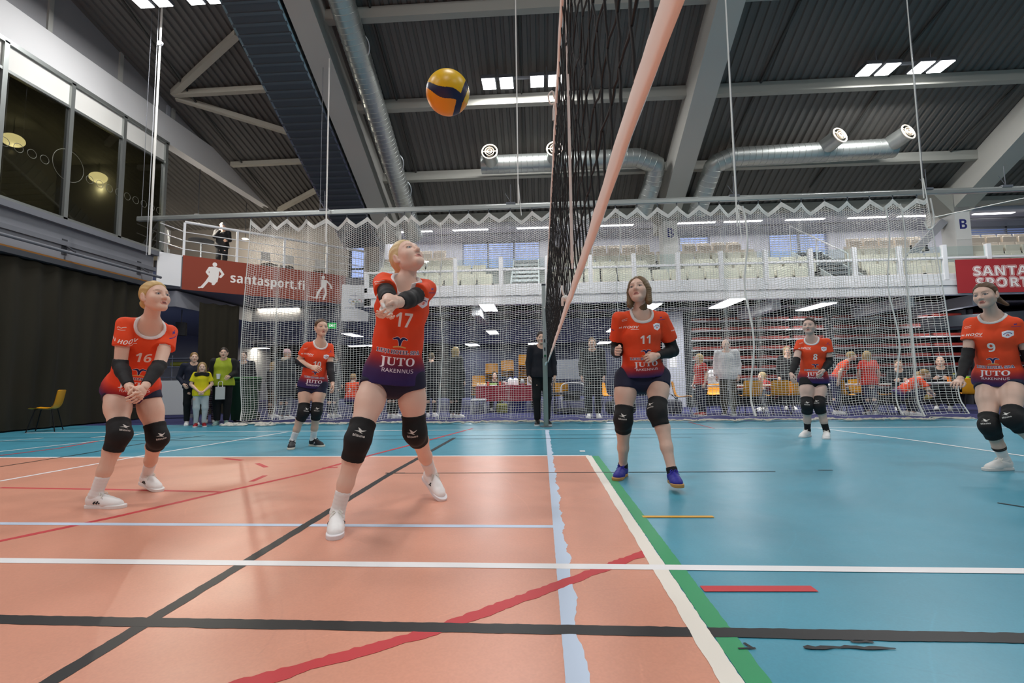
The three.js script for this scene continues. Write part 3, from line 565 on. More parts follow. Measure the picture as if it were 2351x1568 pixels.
// ================================================================ VOLLEYBALL NET
{ const netX = (y) => .135 - (y - 1.22) * .035;      // the net leans a little
  const o = thing('volleyball_net', 'black mesh volleyball net with white tapes', 'net', [.12, 0, -4.6]);
  const z0 = -9.02, z1 = -.12, y0 = 1.25, y1 = 2.24; const c = p => p.sub(V(.12, 0, -4.6));
  const nzc = 88, nyc = 10; const P = [];
  for (let i = 0; i <= nzc; i++) { P.push([]); for (let k = 0; k <= nyc; k++) { const t = i / nzc, z = z0 + (z1 - z0) * t; const e = Math.sin(Math.PI * k / nyc); const y = y0 + (y1 - y0) * k / nyc + e * (.022 * nz(z * 4, k * .9, 1) + ((i + k) % 2 ? .012 : -.012)); P[i].push(c(V(netX(y) + e * .012 * nz(z * 3, y * 5, 4), y, z + e * .03 * nz(z * 3.3, k, 8)))); } }
  const cords = [];
  const smooth = (pts, n, a) => { const cv = new THREE.CatmullRomCurve3(pts, false, 'centripetal'); return cv.getPoints(n).map((p, i) => p.add(V(.004 * nz(i * .7 + a, a, 3), 0, .008 * nz(a, i * .45, 6)))); };
  for (let i = 0; i <= nzc; i++) cords.push(cord(smooth(P[i], 40, i * 1.7), .0029, 5));
  for (let k = 1; k < nyc; k++) cords.push(cord(smooth(P.map(r => r[k]), nzc * 4, k * 9.1), .0029, 5));
  part(o, 'net_mesh', cordsGeometry(cords), M.blackCord, 'black net mesh').userData.kind = 'stuff';
  const tapeG = (ya, yb, th, zA = z0 - .05, zB = z1 + .1) => gridSurface(120, 6, (u, v) => { const z = zA + (zB - zA) * u, a = v * Math.PI * 2; const ym = (ya + yb) / 2, h = (yb - ya) / 2; const wv = .006 * nz(z * 2.2, ym * 3, 2); const y = ym + h * Math.cos(a) + wv; return c(V(netX(y) + th * Math.sin(a) + .004 * nz(z * 5, v * 3, 7), y, z)); });
  part(o, 'bottom_tape', tapeG(1.205, 1.26, .008), M.tapeWhite); part(o, 'top_tape', tapeG(2.2, 2.27, .008), M.tapeWhite);
  for (const z of [z0, z1]) part(o, 'side_tape', [bx(netX(1.7) - .12 - .005, netX(1.7) - .12 + .005, 1.22, 2.26, z + 4.6 - .025, z + 4.6 + .025)], M.blackCord);
  part(o, 'tension_rope', [tube([c(V(netX(1.23), 1.23, z0)), c(V(.09, 1.2, -9.12)), c(V(.08, 1.16, -9.2))], .012, 12, 6), tube([c(V(netX(2.23), 2.23, z0)), c(V(.09, 2.25, -9.12)), c(V(.08, 2.27, -9.2))], .008, 12, 6)], M.rope);
  const k1 = c(V(netX(2.22) - .01, 2.24, -2.3));
  part(o, 'knot', [tube([k1.clone().add(V(0, .02, 0)), k1.clone().add(V(-.01, .05, .02)), k1.clone().add(V(-.03, .03, .02)), k1.clone().add(V(-.02, -.01, .01)), k1.clone()], .004, 20, 6), tube([k1.clone(), k1.clone().add(V(-.006, -.04, .01)), k1.clone().add(V(-.008, -.1, .015))], .005, 14, 6)], M.rope, 'white rope bow');
  const k2 = c(V(netX(1.24) - .012, 1.26, -2.32));
  part(o, 'knot', [tube([k2.clone(), k2.clone().add(V(-.012, .03, .01)), k2.clone().add(V(-.014, .06, 0))], .006, 14, 6), tube([k2.clone().add(V(.01, -.02, 0)), k2.clone().add(V(-.012, 0, .02)), k2.clone().add(V(-.014, -.04, .01))], .006, 14, 6), new THREE.SphereGeometry(.016, 12, 10).translate(k2.x, k2.y, k2.z)], M.rope, 'white rope knot');
}
{ const z = -1.62, x = .112; const o = thing('net_antenna', 'red and white antenna strapped to the volleyball net', 'antenna', [x, 1.24, z]);
  for (let k = 0; k < 18; k++) part(o, 'band', bar(V(-.0, k * .1, 0), V(0, k * .1 + .1, 0), .0035, 8), k >= 10 && k % 2 ? paint.red : M.white);
  part(o, 'sleeve', bx(-.0045, .0045, .02, 1.0, -.0045, .0045), M.tapeWhite); }
{ const o = thing('net_post', 'grey aluminium net post standing at the far sideline', 'post', [.075, 0, -9.24]);
  part(o, 'lower_profile', [bx(-.045, .045, 0, 1.3, -.045, .045, .012), bx(-.02, .02, .02, 1.3, .04, .056)], mat(0x8b9a93, .45, .3)); part(o, 'upper_profile', bx(-.036, .036, 1.28, 2.72, -.036, .036, .01), M.alu); part(o, 'top_cap', bx(-.04, .04, 2.7, 2.74, -.04, .04, .008), M.darkGrey);
  part(o, 'winch', [new THREE.CylinderGeometry(.022, .022, .05, 12).rotateX(Math.PI / 2).translate(.005, 1.34, .055)], mat(0x0d5a3a, .4)); part(o, 'hook', [bx(-.012, .012, 1.44, 1.5, .035, .05), bx(-.012, .012, 1.6, 1.66, .035, .05)], M.darkGrey); part(o, 'floor_plate', new THREE.CylinderGeometry(.11, .11, .012, 24).translate(0, .006, 0), M.midGrey); }
// ================================================================ BALL
{ const c = onZ(1028, 213, -2.24); const o = thing('volleyball', 'yellow and navy volleyball in the air above player 17', 'ball', [c.x, c.y, c.z]); const r = .106;
  const g0 = new THREE.IcosahedronGeometry(r, 40); const p = g0.attributes.position; const groups = { top: [], band: [], low: [] };
  const face = camera.position.clone().sub(c).normalize(), ru = V(0, 1, 0).cross(face).normalize(), vu = face.clone().cross(ru);   // the swirl as the ball is turned in flight
  const cls = n => { let u = n.dot(ru) / r, vv = n.dot(vu) / r; if (n.dot(face) < 0) u = -u;
    const mid = .01 - .22 * u - .2 * Math.max(u, 0) ** 2 + .05 * Math.sin(u * 5), half = .1 + .13 * (1 - u * u);
    if (u < .62 && Math.abs(vv - mid) < half) return 'band'; if (vv < mid && Math.abs(u - (.56 + .26 * (vv + .2))) < .15) return 'band'; if (vv > -.35 && Math.abs(u - (.66 + .42 * (vv + .1))) < .13) return 'band';
    return vv > mid ? 'top' : 'low'; };
  const v = V(0, 0, 0); for (let i = 0; i < p.count; i += 3) { v.set((p.getX(i) + p.getX(i + 1) + p.getX(i + 2)) / 3, (p.getY(i) + p.getY(i + 1) + p.getY(i + 2)) / 3, (p.getZ(i) + p.getZ(i + 1) + p.getZ(i + 2)) / 3); const A = groups[cls(v)]; for (let k = 0; k < 3; k++) A.push(p.getX(i + k), p.getY(i + k), p.getZ(i + k)); }
  const bump = dataTex(64, 64, (x, y) => { const k = 110 + 60 * Math.sin(x * .8) * Math.sin(y * .8); return [k, k, k]; }, false, 20, 10);
  const mk = (A, k) => { const g = new THREE.BufferGeometry(); g.setAttribute('position', new THREE.Float32BufferAttribute(A.map((x, i) => x * k), 3)); const n = A.map(x => x / r); g.setAttribute('normal', new THREE.Float32BufferAttribute(n, 3)); g.setAttribute('uv', new THREE.Float32BufferAttribute(new Float32Array(A.length / 3 * 2), 2)); return g; };
  part(o, 'panel', mk(groups.top, 1), mat(0xe8b80c, .36)); part(o, 'panel', mk(groups.band, .994), mat(0x181640, .4), 'navy swirl panels'); part(o, 'panel', mk(groups.low, 1), mat(0xf0990c, .38));
}
// ================================================================ DIVIDER NET CURTAIN
const railA = V(-9.3, 4.66, -10.2), railB = V(14, 4.66, -10.2);
{ const o = thing('curtain_rail', 'long galvanised curtain rail across the hall', 'rail', [0, 4.66, -10.2]);
  part(o, 'rail_profile', [bx(-9.15, 14, -.045, .045, -.04, .04, .012), bx(-9.15, 14, .05, .065, -.025, .025)], M.galv);
  for (const x of [-4.77, -.6, 4.15, 8.05, 9.6]) { part(o, 'hanger', [bar(V(x, .05, 0), V(x, .5, 0), .008, 6), bx(x - .1, x + .1, .045, .09, -.05, .05), bar(V(x - .12, .3, 0), V(x, .1, 0), .006, 5)], M.midGrey); }
  for (const x of [-9.1, -4.9, -.45, 4.2, 8.0, 13.5]) part(o, 'suspension_wire', bar(V(x + .02, .05, -.02), V(x + .02, (x < -5.7 ? sideY(-10.2) : roofY(-10.2)) - 4.66, -.02), .006, 5), M.midGrey);
  part(o, 'cable', [bar(onZ(2140, 500, -10.1).sub(V(0, 4.66, -10.2)), V(11.6, .3, -1), .01, 5)], M.rope);
}
{ const x0 = -6.45, x1 = 8.02, o = thing('divider_net', 'white net curtain hanging from the rail across the hall', 'net curtain', [(x0 + x1) / 2, 0, -10.2]);
  const cx = (x0 + x1) / 2; const hooks = []; { let x = x0; while (x < x1) { hooks.push(x); x += (x > -3.35 && x < -2.85) ? .16 : .44 + .08 * (rnd() - .5); } hooks.push(x1); }
  const topY = 4.56;
  // local pleats: the top edge scallops between hooks, folds run down the cloth
  const pleatPhase = x => { let k = 0; while (k < hooks.length - 2 && hooks[k + 1] < x) k++; const t = (x - hooks[k]) / (hooks[k + 1] - hooks[k]); return [k, t, hooks[k + 1] - hooks[k]]; };
  const surf = (u, v) => { // u along 0..1, v from the top 0 down to the floor 1
    let x = x0 + (x1 - x0) * u; const [k, t, w] = pleatPhase(x); const sc = Math.sin(Math.PI * t); const fade = Math.exp(-v * 5);
    const dip = .2 * Math.pow(1 - Math.abs(2 * t - 1), .85) * Math.min(1, w / .4) * (.35 + .65 * fade);
    const ph = x * 8.6 + 2.2 * nz(x * .55, 4, v * .5), am = .5 + .9 * Math.abs(nz(x * .4, 7, 1));
    const fold = (k % 2 ? 1 : -1) * sc * .06 * (1 - v * .5) + .13 * nz(x * 1.35, v * .9, 3) * (.35 + v) + .13 * am * Math.sin(ph) * (.25 + .75 * Math.min(1, v * 2.2));
    let y = topY - dip - (topY - .1) * v * (1 - dip / topY); y -= .05 * nz(x * 1.6, v * 2.5, 12) * v;
    x += .075 * am * Math.cos(ph + .5) * Math.min(1, v * 2);
    const edge = Math.max(0, 1 - (x - x0) / .5), edgeR = Math.max(0, 1 - (x1 - x) / .5); x += .22 * edge * Math.sin(v * 3.1 + .3) * Math.pow(v, 2) * -1 - .1 * edge * v + .28 * edgeR * Math.pow(v, 1.2);
    if (v > .94) { const q = (v - .94) / .06; y = Math.max(.02, y); return V(x - cx + .05 * nz(x * 9, 2, 4) * q, y + .015 * q * Math.abs(nz(x * 7, 1, 5)), fold + .12 * q); }
    return V(x - cx, y, fold); };
  const nH = 92, nVc = 292, cords = [];
  for (let j = 1; j <= nH; j++) { const pts = []; const N = 640; for (let i = 0; i <= N; i++) pts.push(surf(i / N, j / nH)); cords.push(cord(pts, .0042, 3)); }
  for (let i = 0; i <= nVc; i++) { const pts = []; for (let j = 0; j <= 46; j++) pts.push(surf(i / nVc, j / 46)); cords.push(cord(pts, .0042, 3)); }
  part(o, 'net_mesh', cordsGeometry(cords), M.rope, 'white square mesh').userData.kind = 'stuff';
  // hem band along the top
  part(o, 'top_band', gridSurface(900, 1, (u, v) => surf(u, v * .024)), mat(0xe9e7e1, .85, 0, { side: THREE.DoubleSide }));
  const hem = []; for (let i = 0; i <= 700; i++) { const p = surf(i / 700, 1); p.y = .03 + .03 * Math.abs(nz(i * .13, 2, 2)); p.z += .1 + .06 * nz(i * .09, 4, 4); hem.push(p); } const hem2 = hem.map((p, i) => p.clone().add(V(.02 * nz(i * .5, 1, 1), .02 * nz(i * .4, 5, 1), .05 + .05 * nz(i * .22, 7, 3)))); const hem3 = hem.map((p, i) => p.clone().add(V(.02, .03 * Math.abs(nz(i * .3, 5, 9)), -.07 + .05 * nz(i * .3, 7, 8))));
  part(o, 'gathered_hem', cordsGeometry([cord(hem, .016, 5), cord(hem2, .012, 5), cord(hem3, .012, 5)]), mat(0xc9c4b6, .9), 'bunched net lying on the floor');
  const side = u => { const pts = []; for (let j = 0; j <= 40; j++) pts.push(surf(u, j / 40)); return cord(pts, .012, 6); };
  for (const u of [0, 1]) part(o, 'edge_rope', cordsGeometry([side(u)]), M.rope);
  for (const [px, r] of [[880, .01], [1010, .009], [1425, .008], [1715, .02], [2045, .014], [2085, .014]]) { const u = (onZ(px, 700, -10.2).x - x0) / (x1 - x0); const pts = []; for (let j = 0; j <= 40; j++) pts.push(surf(u + .003 * Math.sin(j * .3), j / 40).add(V(0, 0, .03))); part(o, 'seam', cordsGeometry([cord(pts, r, 6)]), M.rope); }
  for (const x of hooks) part(o, 'hook', [bar(V(x - cx, topY - .01, 0), V(x - cx, 4.615, 0), .008, 6), new THREE.SphereGeometry(.017, 8, 6).translate(x - cx, 4.6, 0)], M.midGrey);
}
// straps that pull the rail and the net
for (const [pt, pb, w, z, lab] of [[[373, 50], [343, 585], .05, -10.05, 'white hanging strap in front of the cafe windows'], [[765, 60], [748, 556], .03, -10.05, 'white hanging strap beside the left roof beam'], [[1181, 0], [1190, 468], .026, -9.5, 'white hanging strap between the floodlight lamps'], [[1652, 0], [1693, 520], .028, -9.3, 'white hanging strap in front of the column beam'], [[2086, 0], [2121, 455], .02, -9.6, 'white hanging strap beside the right floodlight']]) {
  const b = onZ(...pb, z); const x = b.x; const top = (x < -5.7 ? sideY(z) : roofY(z)) - .02; const o = thing('hanging_strap', lab, 'strap', [x, b.y, z]);
  part(o, 'webbing', bx(-w / 2, w / 2, 0, top - b.y, -.004, .004), M.rope); if (w > .04) part(o, 'pulley', [new THREE.CylinderGeometry(.06, .06, .05, 16).rotateX(Math.PI / 2).translate(0, Math.min(top - b.y - .1, 5.0), .0), bar(V(-.09, 0, -.02), V(-.09, top - b.y, -.02), .008, 5)], M.lightGrey); else part(o, 'tail', tube([V(.01, .4, .01), V(.03, .1, .02), V(.06, -.25, .02)], .01, 10, 5), M.rope); }
{ const p = onZ(2136, 455, -10.1); single('rope_loop', tube([V(p.x, p.y, p.z), V(p.x + .03, p.y - .4, p.z), V(p.x - .02, p.y - .62, p.z + .02), V(p.x - .12, p.y - .66, p.z + .03), V(p.x - .16, p.y - .5, p.z)], .014, 30, 6), M.rope, 'loose white rope loop hanging at the end of the net curtain', 'rope'); }
// ================================================================ FIGURES: distance fields meshed with surface nets
function meshField(f, lo, hi, c) {
  const nx = Math.ceil((hi.x - lo.x) / c) + 1, ny = Math.ceil((hi.y - lo.y) / c) + 1, nzc = Math.ceil((hi.z - lo.z) / c) + 1;
  const vals = new Float32Array(nx * ny * nzc), B = 5, R = c * (B * .9 + 2) * 1.6;
  for (let bz = 0; bz < nzc; bz += B) for (let by = 0; by < ny; by += B) for (let bxx = 0; bxx < nx; bxx += B) {
    const d = f(lo.x + (bxx + B / 2) * c, lo.y + (by + B / 2) * c, lo.z + (bz + B / 2) * c);
    const far = Math.abs(d) > R, X1 = Math.min(nx, bxx + B), Y1 = Math.min(ny, by + B), Z1 = Math.min(nzc, bz + B);
    for (let k = bz; k < Z1; k++) for (let j = by; j < Y1; j++) { let o = (k * ny + j) * nx; for (let i = bxx; i < X1; i++) vals[o + i] = far ? d : f(lo.x + i * c, lo.y + j * c, lo.z + k * c); }
  }
  const id = new Int32Array(nx * ny * nzc).fill(-1), pos = [], idx = [], sy = nx, sz = nx * ny;
  const C = [0, 1, sy, sy + 1, sz, sz + 1, sz + sy, sz + sy + 1], E = [[0, 1], [0, 2], [0, 4], [1, 3], [1, 5], [2, 3], [2, 6], [3, 7], [4, 5], [4, 6], [5, 7], [6, 7]];
  for (let k = 0; k < nzc - 1; k++) for (let j = 0; j < ny - 1; j++) for (let i = 0; i < nx - 1; i++) {
    const o = (k * ny + j) * nx + i; let m = 0; for (let q = 0; q < 8; q++) if (vals[o + C[q]] < 0) m |= 1 << q;
    if (m === 0 || m === 255) continue;
    let x = 0, y = 0, z = 0, n = 0;
    for (const [a, b] of E) { const ia = m >> a & 1, ib = m >> b & 1; if (ia === ib) continue; const va = vals[o + C[a]], vb = vals[o + C[b]], t = va / (va - vb);
      const ax = a & 1, ay = a >> 1 & 1, az = a >> 2, bx2 = b & 1, by2 = b >> 1 & 1, bz2 = b >> 2; x += ax + (bx2 - ax) * t; y += ay + (by2 - ay) * t; z += az + (bz2 - az) * t; n++; }
    id[o] = pos.length / 3; pos.push(lo.x + (i + x / n) * c, lo.y + (j + y / n) * c, lo.z + (k + z / n) * c);
  }
  for (let k = 1; k < nzc - 1; k++) for (let j = 1; j < ny - 1; j++) for (let i = 1; i < nx - 1; i++) {
    const o = (k * ny + j) * nx + i, s = vals[o] < 0;
    for (const [st, u, w] of [[1, sy, sz], [sy, sz, 1], [sz, 1, sy]]) {
      const t = vals[o + st] < 0; if (s === t) continue;
      const a = id[o], b = id[o - u], d = id[o - w], e = id[o - u - w]; if (a < 0 || b < 0 || d < 0 || e < 0) continue;
      if (s) idx.push(a, b, e, a, e, d); else idx.push(a, e, b, a, d, e);
    }
  }
  const g = new THREE.BufferGeometry(); g.setAttribute('position', new THREE.Float32BufferAttribute(pos, 3)); g.setIndex(idx); g.computeVertexNormals(); return g;
}
const clamp = (x, a = 0, b = 1) => x < a ? a : x > b ? b : x;
const smin = (a, b, k) => { const h = Math.max(k - Math.abs(a - b), 0) / k; return Math.min(a, b) - h * h * k * .25; };
const smax = (a, b, k) => -smin(-a, -b, k);
function cap(a, b, ra, rb) {                                       // tapered capsule
  const bx_ = b.x - a.x, by = b.y - a.y, bz = b.z - a.z, L = bx_ * bx_ + by * by + bz * bz + 1e-9, ax = a.x, ay = a.y, az = a.z;
  return (x, y, z) => { const px = x - ax, py = y - ay, pz = z - az; const h = clamp((px * bx_ + py * by + pz * bz) / L); const dx = px - h * bx_, dy = py - h * by, dz = pz - h * bz; return Math.sqrt(dx * dx + dy * dy + dz * dz) - (ra + (rb - ra) * h); };
}
function ell(c, rx, ry, rz, X_ = V(1, 0, 0), Y_ = V(0, 1, 0), Z_ = V(0, 0, 1)) {
  return (x, y, z) => { const px = x - c.x, py = y - c.y, pz = z - c.z; const u = (px * X_.x + py * X_.y + pz * X_.z) / rx, v = (px * Y_.x + py * Y_.y + pz * Y_.z) / ry, w = (px * Z_.x + py * Z_.y + pz * Z_.z) / rz; const k0 = Math.sqrt(u * u + v * v + w * w), k1 = Math.sqrt(u * u / rx / rx + v * v / ry / ry + w * w / rz / rz) + 1e-9; return k0 < 1e-6 ? -Math.min(rx, ry, rz) : k0 * (k0 - 1) / k1; };
}
function ecap(a, b, wa, da, wb, db, right) {                       // capsule with an elliptical section
  const ax = b.clone().sub(a), L = ax.lengthSq(), up = ax.clone().normalize(); const r = right.clone().addScaledVector(up, -right.dot(up)).normalize(), fr = up.clone().cross(r);
  return (x, y, z) => { const px = x - a.x, py = y - a.y, pz = z - a.z; const h = clamp((px * ax.x + py * ax.y + pz * ax.z) / L); const dx = px - h * ax.x, dy = py - h * ax.y, dz = pz - h * ax.z; const W = wa + (wb - wa) * h, D = da + (db - da) * h;
    const u = (dx * r.x + dy * r.y + dz * r.z) / W, v = (dx * fr.x + dy * fr.y + dz * fr.z) / D, t = (dx * up.x + dy * up.y + dz * up.z) / D; const k0 = Math.sqrt(u * u + v * v + t * t); if (k0 < 1e-6) return -Math.min(W, D); const k1 = Math.sqrt(u * u / W / W + v * v / D / D + t * t / D / D); return k0 * (k0 - 1) / k1; };
}
const plane = (p, n) => { const k = p.dot(n); return (x, y, z) => x * n.x + y * n.y + z * n.z - k; };
const union = (k, ...fs) => (x, y, z) => { let d = fs[0](x, y, z); for (let i = 1; i < fs.length; i++) d = smin(d, fs[i](x, y, z), k); return d; };
const inter = (a, b) => (x, y, z) => Math.max(a(x, y, z), b(x, y, z));
function colorize(g, fn) { const p = g.attributes.position, c = new Float32Array(p.count * 3); for (let i = 0; i < p.count; i++) { const q = fn(p.getX(i), p.getY(i), p.getZ(i)); c[i * 3] = q[0]; c[i * 3 + 1] = q[1]; c[i * 3 + 2] = q[2]; } g.setAttribute('color', new THREE.BufferAttribute(c, 3)); return g; }
function bounds(pts, m) { const lo = V(1e9, 1e9, 1e9), hi = V(-1e9, -1e9, -1e9); for (const p of pts) { lo.min(p); hi.max(p); } return [lo.subScalar(m), hi.addScalar(m)]; }
function mergeColored(list) { const l = list.map(g => { const h = g.index ? g.toNonIndexed() : g; for (const k of Object.keys(h.attributes)) if (!['position', 'normal', 'color'].includes(k)) h.deleteAttribute(k); return h; }); return mergeGeometries(l); }

// ---- head, built once per level of detail in its own frame: y up, z towards the face
const headCache = new Map();
function headGeometry(cell, kind) {
  const key = cell + kind; if (headCache.has(key)) return headCache.get(key);
  const male = kind === 'man';
  const jawW = male ? .047 : .040, S = (x, y, z, r) => ell(V(x, y, z), r, r, r);
  const base = union(.03, ell(V(0, .032, -.014), .073, .087, .093), ell(V(0, -.026, .02), .057, .077, .068),
    cap(V(jawW, -.05, -.005), V(.010, -.086, .060), .024, .016), cap(V(-jawW, -.05, -.005), V(-.010, -.086, .060), .024, .016), cap(V(-.009, -.090, .066), V(.009, -.090, .066), .0135, .0135),
    S(.036, -.025, .050, .027), S(-.036, -.025, .050, .027), cap(V(-.026, .029, .070), V(.026, .029, .070), .011, .011));
  const sockets = [ell(V(.031, .005, .100), .021, .012, .018), ell(V(-.031, .005, .100), .021, .012, .018)];
  const nose = union(.008, cap(V(0, .014, .083), V(0, -.024, .102), .0075, .0105), S(.0105, -.029, .093, .0075), S(-.0105, -.029, .093, .0075), S(0, -.028, .101, .010));
  const nostril = ell(V(.0068, -.039, .0935), .0036, .006, .0045);
  const eyes = [S(.031, .003, .0705, .0135), S(-.031, .003, .0705, .0135)];
  const lipU = cap(V(-.019, -.0585, .0795), V(.019, -.0585, .0795), .0035, .0035), lipU2 = cap(V(-.007, -.056, .0855), V(.007, -.056, .0855), .0062, .0062), lipL = cap(V(-.011, -.066, .083), V(.011, -.066, .083), .0065, .0065);
  const groove = cap(V(-.022, -.0612, .092), V(.022, -.0612, .092), .0018, .0018);
  const ears = [-1, 1].map(s => union(.006, ell(V(s * .0775, -.004, -.012), .009, .031, .019), ell(V(s * .074, -.028, -.004), .008, .012, .01)));
  const earHole = [-1, 1].map(s => ell(V(s * .0885, .0, -.011), .007, .019, .010));
  const lids = [-1, 1].map(s => cap(V(s * .031 - .015, .0095, .0775), V(s * .031 + .015, .0085, .0765), .0045, .0045));
  const f = (x, y, z) => {
    let d = base(x, y, z); for (const s of sockets) d = smax(d, -s(x, y, z), .014);
    d = smin(d, nose(x, y, z), .012); d = smax(d, -nostril(Math.abs(x), y, z), .002); for (const e of eyes) d = Math.min(d, e(x, y, z)); for (const l of lids) d = smin(d, l(x, y, z), .006);
    d = smin(d, lipU(x, y, z), .008); d = smin(d, lipU2(x, y, z), .006); d = smin(d, lipL(x, y, z), .007); d = smax(d, -groove(x, y, z), .003);
    for (let i = 0; i < 2; i++) { d = smin(d, smax(ears[i](x, y, z), -earHole[i](x, y, z), .006), .008); }
    return d;
  };
  const g = meshField(f, V(-.1, -.135, -.125), V(.1, .135, .125), cell);
  const roles = new Uint8Array(g.attributes.position.count), p = g.attributes.position;
  const tol = cell * .6;
  for (let i = 0; i < p.count; i++) {
    const x = p.getX(i), y = p.getY(i), z = p.getZ(i); let r = 0;
    if (z > .07 && (lipU(x, y, z) < .0022 || lipU2(x, y, z) < .0026 || lipL(x, y, z) < .0026)) r = 1;
    if (z > .05 && groove(x, y, z) < .0016 + tol * .25 && Math.abs(x) < .019) r = 6;
    for (const s of [-1, 1]) {
      const ex = x - s * .031, ey = y - .003; const de = Math.hypot(ex, ey, z - .0705);
      if (z > .07 && de < .0135 + tol * .8) { const rr = Math.hypot(ex, ey); r = rr < .003 && ey < .0055 ? 4 : rr < .0066 && ey < .006 ? 3 : Math.abs(ey) < .0052 ? 2 : 0; }
      if (z > .06 && Math.abs(ex) < .017 && Math.abs(y - (.0105 - ex * ex * 16)) < .0013 + tol * .3) r = 5;
      const bxl = Math.abs(x) - .031; if (z > .05 && Math.abs(bxl) < .021 && Math.abs(y - (.0305 - (bxl - .004) * (bxl - .004) * 11)) < .0022) r = 7;
    }
    roles[i] = r;
  }
  headCache.set(key, { g, roles }); return headCache.get(key);
}
function headMesh(cell, kind, skin, brow, eye) {
  const { g, roles } = headGeometry(cell, kind); const h = g.clone(); const c = new Float32Array(roles.length * 3), p = h.attributes.position;
  const lip = [skin[0] * .74, skin[1] * .42, skin[2] * .42], dark = [.03, .02, .018];
  for (let i = 0; i < roles.length; i++) {
    let q; switch (roles[i]) { case 1: q = lip; break; case 2: q = [.46, .43, .41]; break; case 3: q = eye; break; case 4: q = [.01, .01, .01]; break; case 5: q = dark; break; case 6: q = [.2, .07, .06]; break; case 7: q = [brow[0] * .6 + skin[0] * .4, brow[1] * .6 + skin[1] * .4, brow[2] * .6 + skin[2] * .4]; break;
      default: q = skin; }
    c[i * 3] = q[0]; c[i * 3 + 1] = q[1]; c[i * 3 + 2] = q[2];
  }
  h.setAttribute('color', new THREE.BufferAttribute(c, 3)); return h;
}
// ---- hair and headwear
const hairCache = new Map();
function hairGeometry(style, cell) {
  const key = style + cell; if (hairCache.has(key)) return hairCache.get(key);
  const strand = (x, y, z, k = 1) => .0011 * Math.sin((Math.atan2(x, y + .06) * 34 + z * 16 + nz(x * 14, y * 14, z * 9) * 1.6)) * k + .0018 * nz(x * 22, y * 14, z * 14);
  let f;
  const skull = ell(V(0, .032, -.016), .079, .0935, .098);
  if (style === 'beanie') f = inter(union(.02, ell(V(0, .05, -.014), .086, .095, .1), cap(V(-.06, .035, .0), V(.06, .035, 0), .04, .04)), (x, y) => .03 - y + 0 * x);
  else if (style === 'short') { const r = ell(V(0, .036, -.018), .079, .092, .096); f = (x, y, z) => Math.max(r(x, y, z) + strand(x, y, z, .6), z - (.035 + (y + .02) * .42), -.03 - y - Math.max(0, -z) * .35); }
  else if (style === 'hood') f = (x, y, z) => Math.max(ell(V(0, .02, -.02), .1, .12, .115)(x, y, z), z - .05);
  else if (style === 'bob') { const vol = union(.03, ell(V(0, .03, -.02), .088, .1, .104), cap(V(.062, .0, -.01), V(.074, -.11, .0), .034, .026), cap(V(-.062, 0, -.01), V(-.074, -.11, .0), .034, .026), cap(V(0, 0, -.07), V(0, -.12, -.06), .05, .045));
    f = (x, y, z) => { let d = vol(x, y, z) + strand(x, y, z) * .8; const face = ell(V(.0, -.045, .09), .066, .128, .12)(x, y, z); return smax(d, -face, .012); }; }
  else if (style === 'long') { const vol = union(.03, ell(V(0, .03, -.02), .086, .098, .103), cap(V(.055, .0, -.03), V(.075, -.24, -.03), .036, .03), cap(V(-.055, 0, -.03), V(-.075, -.24, -.03), .036, .03), cap(V(0, 0, -.07), V(0, -.27, -.075), .055, .05));
    f = (x, y, z) => smax(vol(x, y, z) + strand(x, y, z), -ell(V(0, -.06, .095), .062, .14, .12)(x, y, z), .012); }
  else { // pulled back, with a bun or a tail
    const tail = style === 'tail' ? union(.02, ell(V(0, .0, -.118), .022, .022, .02), cap(V(0, -.005, -.13), V(.02, -.1, -.155), .022, .014)) : style === 'tailside' ? union(.02, ell(V(.03, -.03, -.105), .024, .024, .022), cap(V(.035, -.04, -.12), V(.085, -.1, -.125), .022, .012)) : union(.02, ell(V(0, -.02, -.112), .03, .03, .027), cap(V(0, -.04, -.1), V(.0, -.08, -.085), .02, .01));
    f = (x, y, z) => { let d = skull(x, y, z) + strand(x, y, z); d = smax(d, z - (.013 + (y + .02) * .56 - .25 * x * x / .08), .006); d = smax(d, -.075 - y + Math.max(0, z + .02) * 1.2, .008); return smin(d, tail(x, y, z) + strand(x, y, z) * .5, .014); };
  }
  const g = meshField(f, V(-.14, -.32, -.2), V(.14, .16, .14), cell); hairCache.set(key, g); return g;
}
